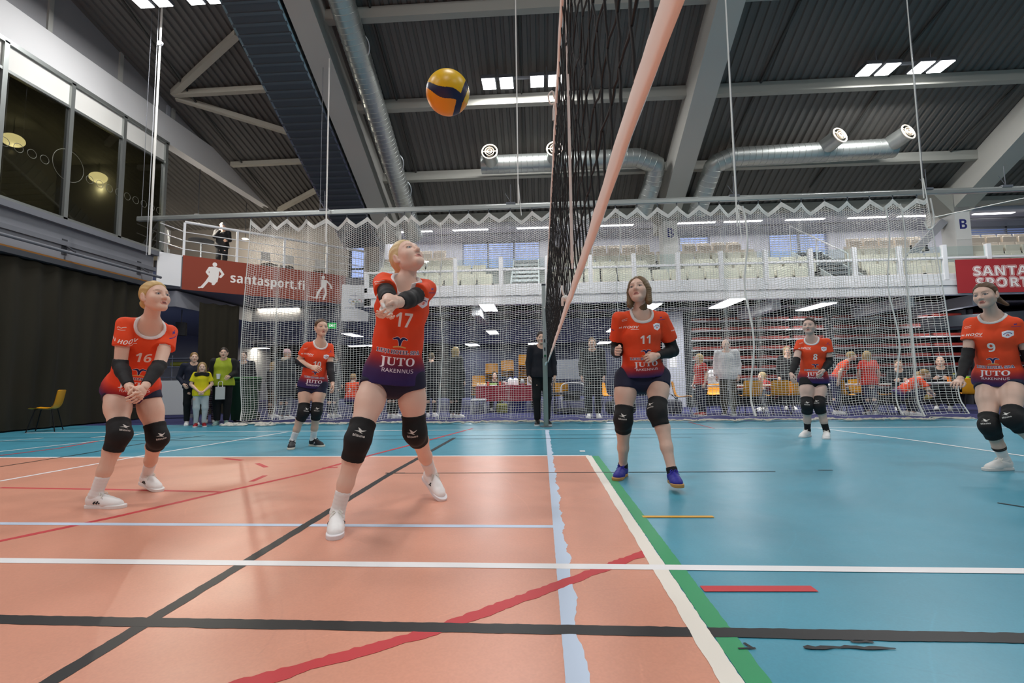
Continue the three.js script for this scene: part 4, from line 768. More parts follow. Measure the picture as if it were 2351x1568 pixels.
// ---- hands: y along the fingers, z out of the palm, x towards the thumb
const handCache = new Map();
function handGeometry(curl, spread, cell, left) {
  const key = [curl, spread, cell, left].join(); if (handCache.has(key)) return handCache.get(key);
  const fs = [ecap(V(0, -.015, 0), V(.002, .035, 0), .026, .02, .036, .0155, V(1, 0, 0)), ecap(V(.002, .03, 0), V(0, .078, 0), .036, .0145, .037, .0125, V(1, 0, 0)), ell(V(.02, .03, .009), .016, .028, .013)];
  const pts = [V(0, -.03, 0), V(0, .1, 0)];
  [[-.029, .058, .0075], [-.0095, .072, .0082], [.0105, .078, .0085], [.030, .07, .0082]].forEach(([x, L, r], i) => {
    let a = V(x, .078 - Math.abs(x) * .12, 0), ang = curl * .55 + i * .03; const sp = (x / .03) * spread; const seg = [.46, .3, .24];
    const chain = []; for (let k = 0; k < 3; k++) { const b = a.clone().add(V(Math.sin(sp) * Math.cos(ang), Math.cos(sp) * Math.cos(ang), Math.sin(ang)).multiplyScalar(L * seg[k])); chain.push(cap(a, b, r * (1 - .09 * k), r * (.92 - .1 * k))); pts.push(b); a = b; ang += curl * (k ? .75 : 1.0); }
    fs.push(union(.004, ...chain));
  });
  const t0 = V(.022, .012, .006), t1 = V(.046, .045, .014 + curl * .006), t2 = V(.053 - curl * .012, .07, .02 + curl * .014), t3 = V(.054 - curl * .024, .091, .024 + curl * .022); pts.push(t3);
  fs.push(union(.005, cap(t0, t1, .0135, .0115), cap(t1, t2, .0105, .0095), cap(t2, t3, .0095, .0078)));
  const palm = union(.012, fs[0], fs[1], fs[2]); const rest = fs.slice(3);
  const f = (x, y, z) => { let d = palm(x, y, z); for (const r of rest) d = smin(d, r(x, y, z), .0055); return d; };
  const [lo, hi] = bounds(pts, .035); const g = meshField(f, lo, hi, cell);
  if (left) { g.scale(-1, 1, 1); const ix = g.index.array; for (let i = 0; i < ix.length; i += 3) { const t = ix[i]; ix[i] = ix[i + 1]; ix[i + 1] = t; } g.computeVertexNormals(); }
  handCache.set(key, g); return g;
}
// ---- shoes: heel at the origin, toe along +z
const shoeCache = {};
function shoeGeometry() {
  if (shoeCache.sole) return shoeCache;
  const pts = [[-.028, .0], [-.034, .04], [-.034, .09], [-.04, .15], [-.046, .2], [-.04, .25], [-.022, .276], [.004, .283], [.028, .27], [.042, .235], [.043, .19], [.036, .14], [.032, .09], [.034, .04], [.028, .0], [.012, -.012], [-.012, -.012]];
  const sp = new THREE.SplineCurve(pts.map(p => new THREE.Vector2(p[0], -p[1])));
  const sh = new THREE.Shape(sp.getPoints(50)); sh.closePath();
  shoeCache.sole = new THREE.ExtrudeGeometry(sh, { depth: .016, bevelEnabled: true, bevelSize: .004, bevelThickness: .005, bevelSegments: 2, curveSegments: 8 }).rotateX(-Math.PI / 2).translate(0, .005, 0);
  const R = V(1, 0, 0);
  const body = union(.03, ecap(V(.0, .032, .2), V(0, .05, .1), .041, .036, .036, .045, V(1, 0, 0)), ecap(V(.002, .028, .235), V(0, .03, .15), .034, .025, .042, .035, R), ell(V(0, .045, .035), .036, .055, .045), ell(V(.0, .066, .045), .036, .038, .05), cap(V(0, .07, .085), V(0, .05, .16), .028, .026));
  const hole = cap(V(0, .075, .045), V(0, .2, .03), .03, .034);
  const f = (x, y, z) => smax(smax(body(x, y, z), .018 - y, .004), -hole(x, y, z), .006);
  shoeCache.upper = meshField(f, V(-.07, 0, -.04), V(.07, .15, .31), .0055);
  const L = []; const top = z => .108 - (z - .085) * .55;
  for (let k = 0; k < 5; k++) { const z = .09 + k * .017, y = top(z) - .004; L.push(tube([V(-.024, y - .012, z), V(-.01, y + .001, z + .004), V(.01, y + .001, z + .007), V(.024, y - .012, z + .011)], .003, 8, 5)); L.push(tube([V(.024, y - .012, z), V(0, y + .003, z + .006), V(-.024, y - .012, z + .011)], .003, 8, 5)); }
  for (const s of [-1, 1]) { L.push(tube([V(0, .107, .09), V(s * .02, .112, .1), V(s * .032, .1, .116), V(s * .016, .1, .108), V(0, .107, .092)], .003, 16, 5)); L.push(tube([V(0, .107, .092), V(s * .02, .1, .12), V(s * .038, .078, .13)], .0028, 10, 5)); }
  shoeCache.laces = join(L);
  shoeCache.stripes = join([0, 1, 2].map(k => [-1, 1].map(s => new THREE.BoxGeometry(.004, .042, .011).rotateX(.55).rotateZ(s * .28).translate(s * .0385, .055, .088 + k * .021))).flat());
  shoeCache.mark = join([-1, 1].map(s => [new THREE.BoxGeometry(.004, .012, .07).rotateX(.35).rotateY(s * -.1).translate(s * .0425, .042, .165), new THREE.BoxGeometry(.004, .035, .01).rotateX(.6).translate(s * .0405, .05, .13)]).flat());
  shoeCache.tongue = new RoundedBoxGeometry(.046, .01, .05, 2, .004).rotateX(.55).translate(0, .098, .086);
  return shoeCache;
}
const fabric = (color, r = .85) => new THREE.MeshPhysicalMaterial({ color, roughness: r, sheen: .25, sheenRoughness: .6 });
const skinMat = new THREE.MeshPhysicalMaterial({ vertexColors: true, roughness: .52, sheen: .12, sheenRoughness: .5 });
const hairMats = new Map(); const hairMat = c => { if (!hairMats.has(c)) hairMats.set(c, new THREE.MeshStandardMaterial({ color: c, roughness: .55 })); return hairMats.get(c); };
const cloths = new Map(); const clothMat = (c, r) => { const k = c + ',' + r; if (!cloths.has(k)) cloths.set(k, fabric(c, r)); return cloths.get(k); };

// split a garment into a printed front and back: uv from the garment's own frame
function printUV(g, o, right, up, front, w, h, split = true) {
  const p = g.attributes.position, n = g.attributes.normal, ix = g.index.array, pos = [], nor = [], uv = [], map = new Map(), out = [];
  const vert = (i, s) => { const k = i * 2 + s; if (map.has(k)) return map.get(k); const x = p.getX(i) - o.x, y = p.getY(i) - o.y, z = p.getZ(i) - o.z; const j = pos.length / 3; pos.push(p.getX(i), p.getY(i), p.getZ(i)); nor.push(n.getX(i), n.getY(i), n.getZ(i));
    let u = clamp((x * right.x + y * right.y + z * right.z) / w * -1 + .5, .002, .998); const v = clamp(1 + (x * up.x + y * up.y + z * up.z) / h, .003, .997); if (split) u = s ? .5 + (1 - u) * .5 : u * .5; uv.push(u, v); map.set(k, j); return j; };
  for (let t = 0; t < ix.length; t += 3) { let d = 0; for (let q = 0; q < 3; q++) { const i = ix[t + q]; d += n.getX(i) * front.x + n.getY(i) * front.y + n.getZ(i) * front.z; } const s = d < -.02 ? 1 : 0; out.push(vert(ix[t], s), vert(ix[t + 1], s), vert(ix[t + 2], s)); }
  const r = new THREE.BufferGeometry(); r.setAttribute('position', new THREE.Float32BufferAttribute(pos, 3)); r.setAttribute('normal', new THREE.Float32BufferAttribute(nor, 3)); r.setAttribute('uv', new THREE.Float32BufferAttribute(uv, 2)); r.setIndex(out); return r;
}

// ---- the figure
function figure(spec) {
  const { j, s = 1, cell = .009, group } = spec; const skin = (spec.skin || [.62, .36, .25]).map((v, i) => Math.min(.85, v * [1.16, 1.28, 1.36][i]));
  const P = j.hR.clone().add(j.hL).multiplyScalar(.5), S = j.sR.clone().add(j.sL).multiplyScalar(.5);
  const up = S.clone().sub(P).normalize(); let right = j.sR.clone().sub(j.sL).normalize().multiplyScalar(.65).add(j.hR.clone().sub(j.hL).normalize().multiplyScalar(.35)); right.addScaledVector(up, -right.dot(up)).normalize();
  const front = up.clone().cross(right).normalize();
  const base = V(P.x, spec.baseY ?? 0, P.z); const o = thing('person', spec.label, 'person', [base.x, base.y, base.z], 0, group);
  const at = g => g.translate(-base.x, -base.y, -base.z);
  const put = (name, g, m, lab, parent = o) => part(parent, name, g, m, lab);
  // shoes and ankles
  const shoes = {};
  for (const k of ['R', 'L']) {
    const f = spec.feet[k]; if (f.heel) f.yaw = Math.atan2(f.toe.x - f.heel.x, f.toe.z - f.heel.z); const sc = f.size || s, q = new THREE.Quaternion().setFromEuler(new THREE.Euler(f.pitch || 0, f.yaw, f.roll || 0, 'YXZ'));
    const toe = f.toe.clone(); const heel = toe.clone().sub(V(0, 0, .27 * sc).applyQuaternion(q)); if (f.lift) heel.y += f.lift;
    const m = new THREE.Matrix4().compose(heel, q, V(sc * (k === 'R' ? 1 : -1), sc, sc)); shoes[k] = { heel, q, m, ankle: V(0, .09 * sc, .05 * sc).applyQuaternion(q).add(heel), up: V(0, 1, 0).applyQuaternion(q), foot: V(0, .04 * sc, .15 * sc).applyQuaternion(q).add(heel) };
  }
  const aR = shoes.R.ankle, aL = shoes.L.ankle;
  // head frame
  const hq = new THREE.Quaternion().setFromEuler(new THREE.Euler(-(spec.head.pitch || 0), spec.head.yaw || 0, spec.head.roll || 0, 'YXZ')); const hs = spec.headScale || s * .97;
  const neckTop = V(0, -.055, -.022).multiplyScalar(hs).applyQuaternion(hq).add(j.head), nb = j.neck;
  const thin = spec.build || 1, b = s * thin;
  // skin
  const limbs = [];
  const arm = k => { const sh = j['s' + k], e = j['e' + k], w = j['w' + k]; return union(.02 * s, cap(sh, e, .05 * b, .04 * b), cap(e, e.clone().lerp(w, .3), .04 * b, .041 * b), cap(e.clone().lerp(w, .25), w, .041 * b, .0265 * s)); };
  const leg = (k, an) => { const h = j['h' + k], kn = j['k' + k]; const d = an.clone().sub(kn).normalize(); const th = kn.clone().sub(h).normalize(); let back = th.clone().sub(d); if (back.length() < .05) back = front.clone().negate(); back.addScaledVector(d, -back.dot(d)).normalize(); if (back.dot(front) > .3) back.negate();
    const c1 = kn.clone().lerp(an, .26).addScaledVector(back, .018 * s), c2 = kn.clone().lerp(an, .6).addScaledVector(back, .006 * s);
    return union(.03 * s, cap(h, h.clone().lerp(kn, .45), .09 * b, .083 * b), cap(h.clone().lerp(kn, .4), kn, .084 * b, .056 * b), cap(kn, c1, .053 * b, .055 * b), cap(c1, c2, .055 * b, .044 * b), cap(c2, an, .044 * b, .034 * s), ell(kn.clone().addScaledVector(back, -.012), .05 * b, .055 * b, .05 * b)); };
  const waist = P.clone().lerp(S, .42), chest = P.clone().lerp(S, .76);
  const trunk = union(.05 * s, ecap(P, waist, .135 * b, .09 * b, .11 * b, .078 * b, right), ecap(waist, chest, .11 * b, .078 * b, .125 * b, .088 * b, right), cap(j.sR.clone().lerp(S, .25), j.sL.clone().lerp(S, .25), .052 * s, .052 * s), ecap(S.clone().addScaledVector(up, -.05 * s), nb.clone().addScaledVector(up, -.012), .1 * b, .075 * b, .058 * s, .052 * s, right));
  const neckF = union(.03, cap(nb.clone().addScaledVector(up, -.04), neckTop, .054 * s, .049 * s), cap(nb, nb.clone().lerp(j.sR, .55).addScaledVector(up, .005), .04 * s, .034 * s), cap(nb, nb.clone().lerp(j.sL, .55).addScaledVector(up, .005), .04 * s, .034 * s));
  const foot = k => cap(shoes[k].ankle, shoes[k].foot, .034 * s, .03 * s);
  const body = union(.035 * s, trunk, neckF, arm('R'), arm('L'), leg('R', aR), leg('L', aL), foot('R'), foot('L'));
  const allP = [P, S, nb, neckTop, j.sR, j.sL, j.eR, j.eL, j.wR, j.wL, j.hR, j.hL, j.kR, j.kL, aR, aL, shoes.R.foot, shoes.L.foot];
  let [lo, hi] = bounds(allP, .13 * b);
  const bodyG = colorize(meshField(body, lo, hi, cell * 1.25), () => skin);
  const headG = headMesh(spec.headCell || Math.max(.003, cell * .36), spec.kind || 'woman', skin, spec.brow || [.2, .11, .05], spec.eye || [.08, .11, .14]);
  headG.scale(hs, hs, hs).applyQuaternion(hq).translate(j.head.x, j.head.y, j.head.z);
  const list = [bodyG, headG];
  for (const k of ['R', 'L']) {
    const e = j['e' + k], w = j['w' + k]; const hd = spec.hands?.[k] || {}; const fy = (hd.tip ? hd.tip.clone().sub(w) : w.clone().sub(e)).normalize();
    let pn = hd.palm ? hd.palm.clone() : (k === 'R' ? right.clone().negate() : right.clone()).addScaledVector(front, -.25); pn.addScaledVector(fy, -pn.dot(fy)).normalize(); const fx = fy.clone().cross(pn);
    const g = handGeometry(hd.curl ?? .45, hd.spread ?? .06, Math.max(.0032, cell * .42), k === 'L').clone(); const hsz = (spec.handScale || 1) * s;
    g.scale(hsz, hsz, hsz).applyMatrix4(new THREE.Matrix4().makeBasis(fx, fy, pn)).translate(w.x, w.y, w.z); colorize(g, hd.taped ? (x, y, z) => { const t = (x - w.x) * fy.x + (y - w.y) * fy.y + (z - w.z) * fy.z; return t > .07 && t < .105 ? [.8, .78, .75] : skin; } : () => skin); list.push(g);
  }
  put('body', at(mergeColored(list)), skinMat);
  // hair
  if (spec.hair && spec.hair !== 'bald') { const g = hairGeometry(spec.hair, Math.max(.0042, cell * .5)).clone(); g.scale(hs, hs, hs).applyQuaternion(hq).translate(j.head.x, j.head.y, j.head.z); put(spec.hair === 'beanie' ? 'beanie' : 'hair', at(g), spec.hair === 'beanie' ? clothMat(spec.hairColor, .95) : hairMat(spec.hairColor)); }
  // top
  const T = spec.top; const wr = (x, y, z) => nz(x * 13, y * 6.5, z * 13) * .007 + nz(x * 30, y * 17, z * 30) * .0022;
  const drop = (T.drop ?? .1) * s, hem = P.clone().addScaledVector(up, -drop), hw = T.loose ?? 0;
  const sleeve = k => { const sh = j['s' + k], e = j['e' + k], w = j['w' + k]; const d = e.clone().sub(sh); const L = d.length(); d.normalize();
    if (T.long) return union(.025 * s, cap(sh, e, (.066 + hw * .4) * b, (.052 + hw * .4) * b), inter(cap(e, w, (.052 + hw * .4) * b, (.038 + hw * .3) * b), plane(w.clone().addScaledVector(w.clone().sub(e).normalize(), -.01), w.clone().sub(e).normalize())));
    const end = sh.clone().addScaledVector(d, Math.min(L * .8, (T.sleeve ?? .19) * s)); return inter(cap(sh.clone().addScaledVector(d, -.01), end.clone().addScaledVector(d, .06), .057 * b, .071 * b), plane(end, d)); };
  const torso = union(.06 * s, ecap(hem.clone().addScaledVector(up, -.06), P.clone().addScaledVector(up, .02), (.196 + hw) * b, (.14 + hw) * b, (.182 + hw) * b, (.13 + hw) * b, right), ecap(P, waist, (.18 + hw) * b, (.128 + hw) * b, (.142 + hw) * b, (.108 + hw) * b, right), ecap(waist, chest, (.142 + hw) * b, (.108 + hw) * b, (.152 + hw * .8) * b, (.118 + hw * .8) * b, right), ecap(chest, S.clone().addScaledVector(up, -.03), (.152 + hw * .6) * b, (.116 + hw * .6) * b, (.13 + hw * .4) * b, (.088 + hw * .4) * b, right),
    cap(j.sR.clone().lerp(S, .12), nb.clone().addScaledVector(up, -.012).lerp(j.sR, .35), .056 * s, .048 * s), cap(j.sL.clone().lerp(S, .12), nb.clone().addScaledVector(up, -.012).lerp(j.sL, .35), .056 * s, .048 * s));
  const shirt0 = union(.022 * s, torso, sleeve('R'), sleeve('L')); const hemCut = plane(hem, up.clone().negate());
  const nd = up.clone().addScaledVector(front, .35).normalize(), nc = nb.clone().addScaledVector(front, (T.scoop ?? .03) * s).addScaledVector(up, -.028 * s), nr = (T.neck ?? .076) * s;
  const hole = ecap(nc, nc.clone().addScaledVector(nd, .25), nr * 1.08, nr, nr * 1.1, nr * 1.1, right);
  const shirt = (x, y, z) => smax(Math.max(shirt0(x, y, z) + wr(x, y, z), hemCut(x, y, z)), -hole(x, y, z), .006);
  const sp = [hem, P, S, nb, j.sR, j.sL]; if (T.long) sp.push(j.eR, j.eL, j.wR, j.wL); else sp.push(j.sR.clone().lerp(j.eR, .9), j.sL.clone().lerp(j.eL, .9));
  [lo, hi] = bounds(sp, (.2 + hw) * b);
  let tg = meshField(shirt, lo, hi, cell); const topLen = S.distanceTo(hem) + .06 * s;
  if (T.map) { const org = S.clone().addScaledVector(up, .06 * s); tg = printUV(tg, org, right, up, front, .8 * s, topLen); }
  const topMesh = put(T.name || 'jersey', at(tg), T.map ? T.map : clothMat(T.color, .85), T.label);
  if (T.collar) { const cf = (x, y, z) => Math.max(shirt0(x, y, z) - .007, Math.abs(hole(x, y, z) - .006) - .0105); const [l2, h2] = bounds([nc, nb], .13 * s); put('collar', at(meshField(cf, l2, h2, Math.min(cell, .006))), clothMat(T.collar, .85)); }
  if (T.hood) { const hf = union(.03, cap(nb.clone().addScaledVector(right, .07), nb.clone().addScaledVector(front, -.09), .04, .055), cap(nb.clone().addScaledVector(right, -.07), nb.clone().addScaledVector(front, -.09), .04, .055)); const [l2, h2] = bounds([nb], .2); put('hood', at(meshField(hf, l2, h2, .012)), clothMat(T.hood, .95)); }
  if (T.vest) { const vf = (x, y, z) => Math.max(torso(x, y, z) + wr(x, y, z) - .006, hemCut(x, y, z), -hole(x, y, z)); const [l2, h2] = bounds([hem, nb, j.sR, j.sL], .16 * b); put('vest_panel', at(meshField(vf, l2, h2, cell)), clothMat(T.vest, .7)); }
  // bottoms
  const Bt = spec.bottom; const kneeTo = (k, an, t) => t < 1 ? j['h' + k].clone().lerp(j['k' + k], t) : j['k' + k].clone().lerp(an, t - 1);
  if (Bt.long) {
    const tl = (k, an) => union(.03, cap(j['h' + k], j['k' + k], .105 * b, .075 * b), inter(cap(j['k' + k], an, .075 * b, (Bt.cuff ?? .058) * b), plane(an.clone().lerp(j['k' + k], .03), an.clone().sub(j['k' + k]).normalize())));
    const tf0 = union(.04, ecap(P.clone().addScaledVector(up, -.02), P.clone().addScaledVector(up, .1), .16 * b, .115 * b, .135 * b, .1 * b, right), tl('R', aR), tl('L', aL)); const tf = (x, y, z) => tf0(x, y, z) + wr(x, y, z);
    [lo, hi] = bounds([P, j.hR, j.hL, j.kR, j.kL, aR, aL, P.clone().addScaledVector(up, .1)], .15 * b); let g = meshField(tf, lo, hi, cell * 1.2);
    let m = Bt.stripes ? null : clothMat(Bt.color, .88); if (Bt.stripes) { const A = lin(...Bt.stripes[0]), C2 = lin(...Bt.stripes[1]); g = colorize(g, (x, y) => { const k = (y * 22 % 1 + 1) % 1 < .5 ? A : C2; return [k.r, k.g, k.b]; }); m = new THREE.MeshStandardMaterial({ vertexColors: true, roughness: .9 }); }
    put('trousers', at(g), m);
  } else {
    const tl = k => { const e = kneeTo(k, aR, Bt.length ?? .34), d = j['k' + k].clone().sub(j['h' + k]).normalize(); return inter(cap(j['h' + k], j['h' + k].clone().lerp(j['k' + k], .6), .097 * b, .093 * b), plane(e, d)); };
    const sf0 = union(.04 * s, ecap(P.clone().addScaledVector(up, -.035), P.clone().addScaledVector(up, .1), .158 * b, .112 * b, .135 * b, .1 * b, right), tl('R'), tl('L')); const sf = (x, y, z) => sf0(x, y, z) + wr(x, y, z) * .4;
    [lo, hi] = bounds([P, j.hR, j.hL, kneeTo('R', aR, .4), kneeTo('L', aL, .4), P.clone().addScaledVector(up, .12)], .14 * b); let g = meshField(sf, lo, hi, cell);
    if (Bt.map) g = printUV(g, P.clone().addScaledVector(up, .02), right, up, front, .44 * s, .26 * s);
    put('shorts', at(g), Bt.map || clothMat(Bt.color, .8));
  }
  // sleeves, knee pads, socks
  for (const k of ['R', 'L']) {
    const sv = spec.armSleeve?.[k]; if (sv) { const sh = j['s' + k], e = j['e' + k], w = j['w' + k]; const a0 = sv[0] < 1 ? sh.clone().lerp(e, sv[0]) : e.clone().lerp(w, sv[0] - 1), b0 = e.clone().lerp(w, sv[1] - 1); const du = e.clone().sub(sh).normalize(), dl = w.clone().sub(e).normalize();
      const f0 = union(.018, cap(sh, e, .056 * b, .0465 * b), cap(e, e.clone().lerp(w, .3), .0465 * b, .047 * b), cap(e.clone().lerp(w, .25), w, .047 * b, .031 * s)); const c1 = plane(a0, (sv[0] < 1 ? du : dl).clone().negate()), c2 = plane(b0, dl);
      const f2 = (x, y, z) => { // keep only the stretch between both cuffs
        let d = f0(x, y, z) + nz(x * 60, y * 60, z * 60) * .001; const du_ = c1(x, y, z), dl_ = c2(x, y, z); return Math.max(d, du_, dl_); };
      const [l2, h2] = bounds([a0, e, b0], .08 * b); put('arm_sleeve', at(meshField(f2, l2, h2, Math.min(cell, .008))), clothMat(spec.sleeveColor || 0x0d0d0f, .75)); }
    const an = k === 'R' ? aR : aL, kn = j['k' + k];
    if (spec.kneePads) { const h = j['h' + k]; const th = h.clone().sub(kn).normalize(), sd = an.clone().sub(kn).normalize(); let fw = th.clone().add(sd).negate(); if (fw.length() < .12) fw = front.clone(); fw.normalize(); if (fw.dot(front) < -.2) fw.negate(); const axis = th.clone().sub(sd).normalize(); fw.addScaledVector(axis, -fw.dot(axis)).normalize();
      const U = .115 * s, L2 = .12 * s; const a1 = kn.clone().addScaledVector(th, U), b1 = kn.clone().addScaledVector(sd, L2);
      const f0 = union(.04, cap(a1.clone().addScaledVector(th, .05), kn, .081 * b, .07 * b), cap(kn, b1.clone().addScaledVector(sd, .05), .068 * b, .066 * b), ell(kn.clone().addScaledVector(fw, .03), .058 * b, .078 * b, .045 * b, fw.clone().cross(axis), axis, fw)); const c1 = plane(a1, th), c2 = plane(b1, sd);
      const f = (x, y, z) => smax(smax(f0(x, y, z) + nz(x * 22, y * 22, z * 22) * .003, c1(x, y, z), .008), c2(x, y, z), .008); const [l2, h2] = bounds([a1, kn, b1], .11 * b);
      let g = meshField(f, l2, h2, Math.min(cell, .008)); g = printUV(g, kn.clone().addScaledVector(axis, .13 * s), fw.clone().cross(axis), axis, fw, .26 * s, .26 * s); put('knee_pad', at(g), padMat); }
    if (spec.socks) { const t = kn.clone().lerp(an, spec.sockTop ?? .74), d = an.clone().sub(kn).normalize(); const f0 = union(.025, cap(t.clone().addScaledVector(d, -.06), an, .047 * b, .0385 * s), cap(an, shoes[k].foot, .038 * s, .03 * s)); const c1 = plane(t, d.clone().negate()); const f = (x, y, z) => { const along = (x - t.x) * d.x + (y - t.y) * d.y + (z - t.z) * d.z; return Math.max(f0(x, y, z) + .0012 * Math.sin(along * 260), c1(x, y, z)); }; const [l2, h2] = bounds([t, an, shoes[k].foot], .06);
      const sk = put('sock', at(meshField(f, l2, h2, Math.min(cell, .007))), clothMat(spec.socks, .95));
      if (spec.sockRings) for (const q of [.1, .2]) { const p = t.clone().lerp(an, q); const g = new THREE.TorusGeometry(.0495 * b - q * .02, .0055, 6, 24).applyQuaternion(new THREE.Quaternion().setFromUnitVectors(V(0, 0, 1), d)).translate(p.x, p.y, p.z); put('sock_ring', at(g), M.black, 'black ring', sk); } }
    // shoe
    const G = shoeGeometry(), sc = spec.shoe || {}; const mm = new THREE.Matrix4().makeTranslation(-base.x, -base.y, -base.z).multiply(shoes[k].m);
    const fit = g => { const h = g.clone().applyMatrix4(mm); if (k === 'L') { if (h.index) { const ix = h.index.array; for (let i = 0; i < ix.length; i += 3) { const t = ix[i]; ix[i] = ix[i + 1]; ix[i + 1] = t; } } else { for (const a of Object.values(h.attributes)) { const A = a.array, n = a.itemSize; for (let i = 0; i < a.count; i += 3) for (let q = 0; q < n; q++) { const t = A[i * n + q]; A[i * n + q] = A[(i + 1) * n + q]; A[(i + 1) * n + q] = t; } } } h.computeVertexNormals(); } return h; };
    const shoe = put('shoe', fit(G.upper), clothMat(sc.upper ?? 0xf1f0ee, .6));
    put('sole', fit(G.sole), clothMat(sc.sole ?? 0xeeeeec, .6), undefined, shoe);
    if (!spec.simple) { put('laces', fit(G.laces), clothMat(sc.laces ?? 0xe8e6dc, .8), undefined, shoe); put('tongue', fit(G.tongue), clothMat(sc.upper ?? 0xf1f0ee, .7), undefined, shoe); if (sc.stripes) put('stripes', fit(G[sc.stripes]), clothMat(sc.stripeColor ?? 0x101010, .6), undefined, shoe); }
  }
  if (spec.debug) { const d = (a, b) => a.distanceTo(b).toFixed(2); console.log(spec.debug, 'torso', d(P, S), 'sh', d(j.sR, j.sL), 'hip', d(j.hR, j.hL), 'ua', d(j.sR, j.eR), d(j.sL, j.eL), 'fa', d(j.eR, j.wR), d(j.eL, j.wL), 'th', d(j.hR, j.kR), d(j.hL, j.kL), 'shin', d(j.kR, aR), d(j.kL, aL), 'neck-head', d(nb, j.head), 'front', front.toArray().map(v => v.toFixed(2)).join()); }
  return { o, P, S, up, right, front, base };
}
// ---- prints
const padTex = canvasTex(512, 256, (c, w, h) => {
  c.fillStyle = '#0b0b0c'; c.fillRect(0, 0, w, h); c.fillStyle = '#d9d6cf';
  c.save(); c.translate(128, 78); c.beginPath(); c.moveTo(-34, 6); c.lineTo(-6, 2); c.lineTo(-16, -16); c.quadraticCurveTo(-2, -12, 10, -2); c.lineTo(34, -8); c.quadraticCurveTo(18, 4, 6, 8); c.lineTo(20, 16); c.quadraticCurveTo(4, 14, -8, 8); c.closePath(); c.fill(); c.font = 'bold 20px sans-serif'; c.textAlign = 'center'; c.fillText('Mizuno', 0, 36); c.restore();
});
const padMat = new THREE.MeshStandardMaterial({ map: padTex, roughness: .8 });
const shortsMat = num => new THREE.MeshStandardMaterial({ roughness: .75, map: canvasTex(512, 256, (c, w, h) => { c.fillStyle = '#111433'; c.fillRect(0, 0, w, h); c.fillStyle = '#d5d5dc'; c.font = 'bold 17px sans-serif'; c.textAlign = 'center'; c.fillText('CRAFT', 198, 150); c.fillRect(28, 140, 58, 3); c.fillRect(32, 147, 50, 10); if (num) { c.font = 'bold 30px sans-serif'; c.fillText(num, 190, 122); } }) });
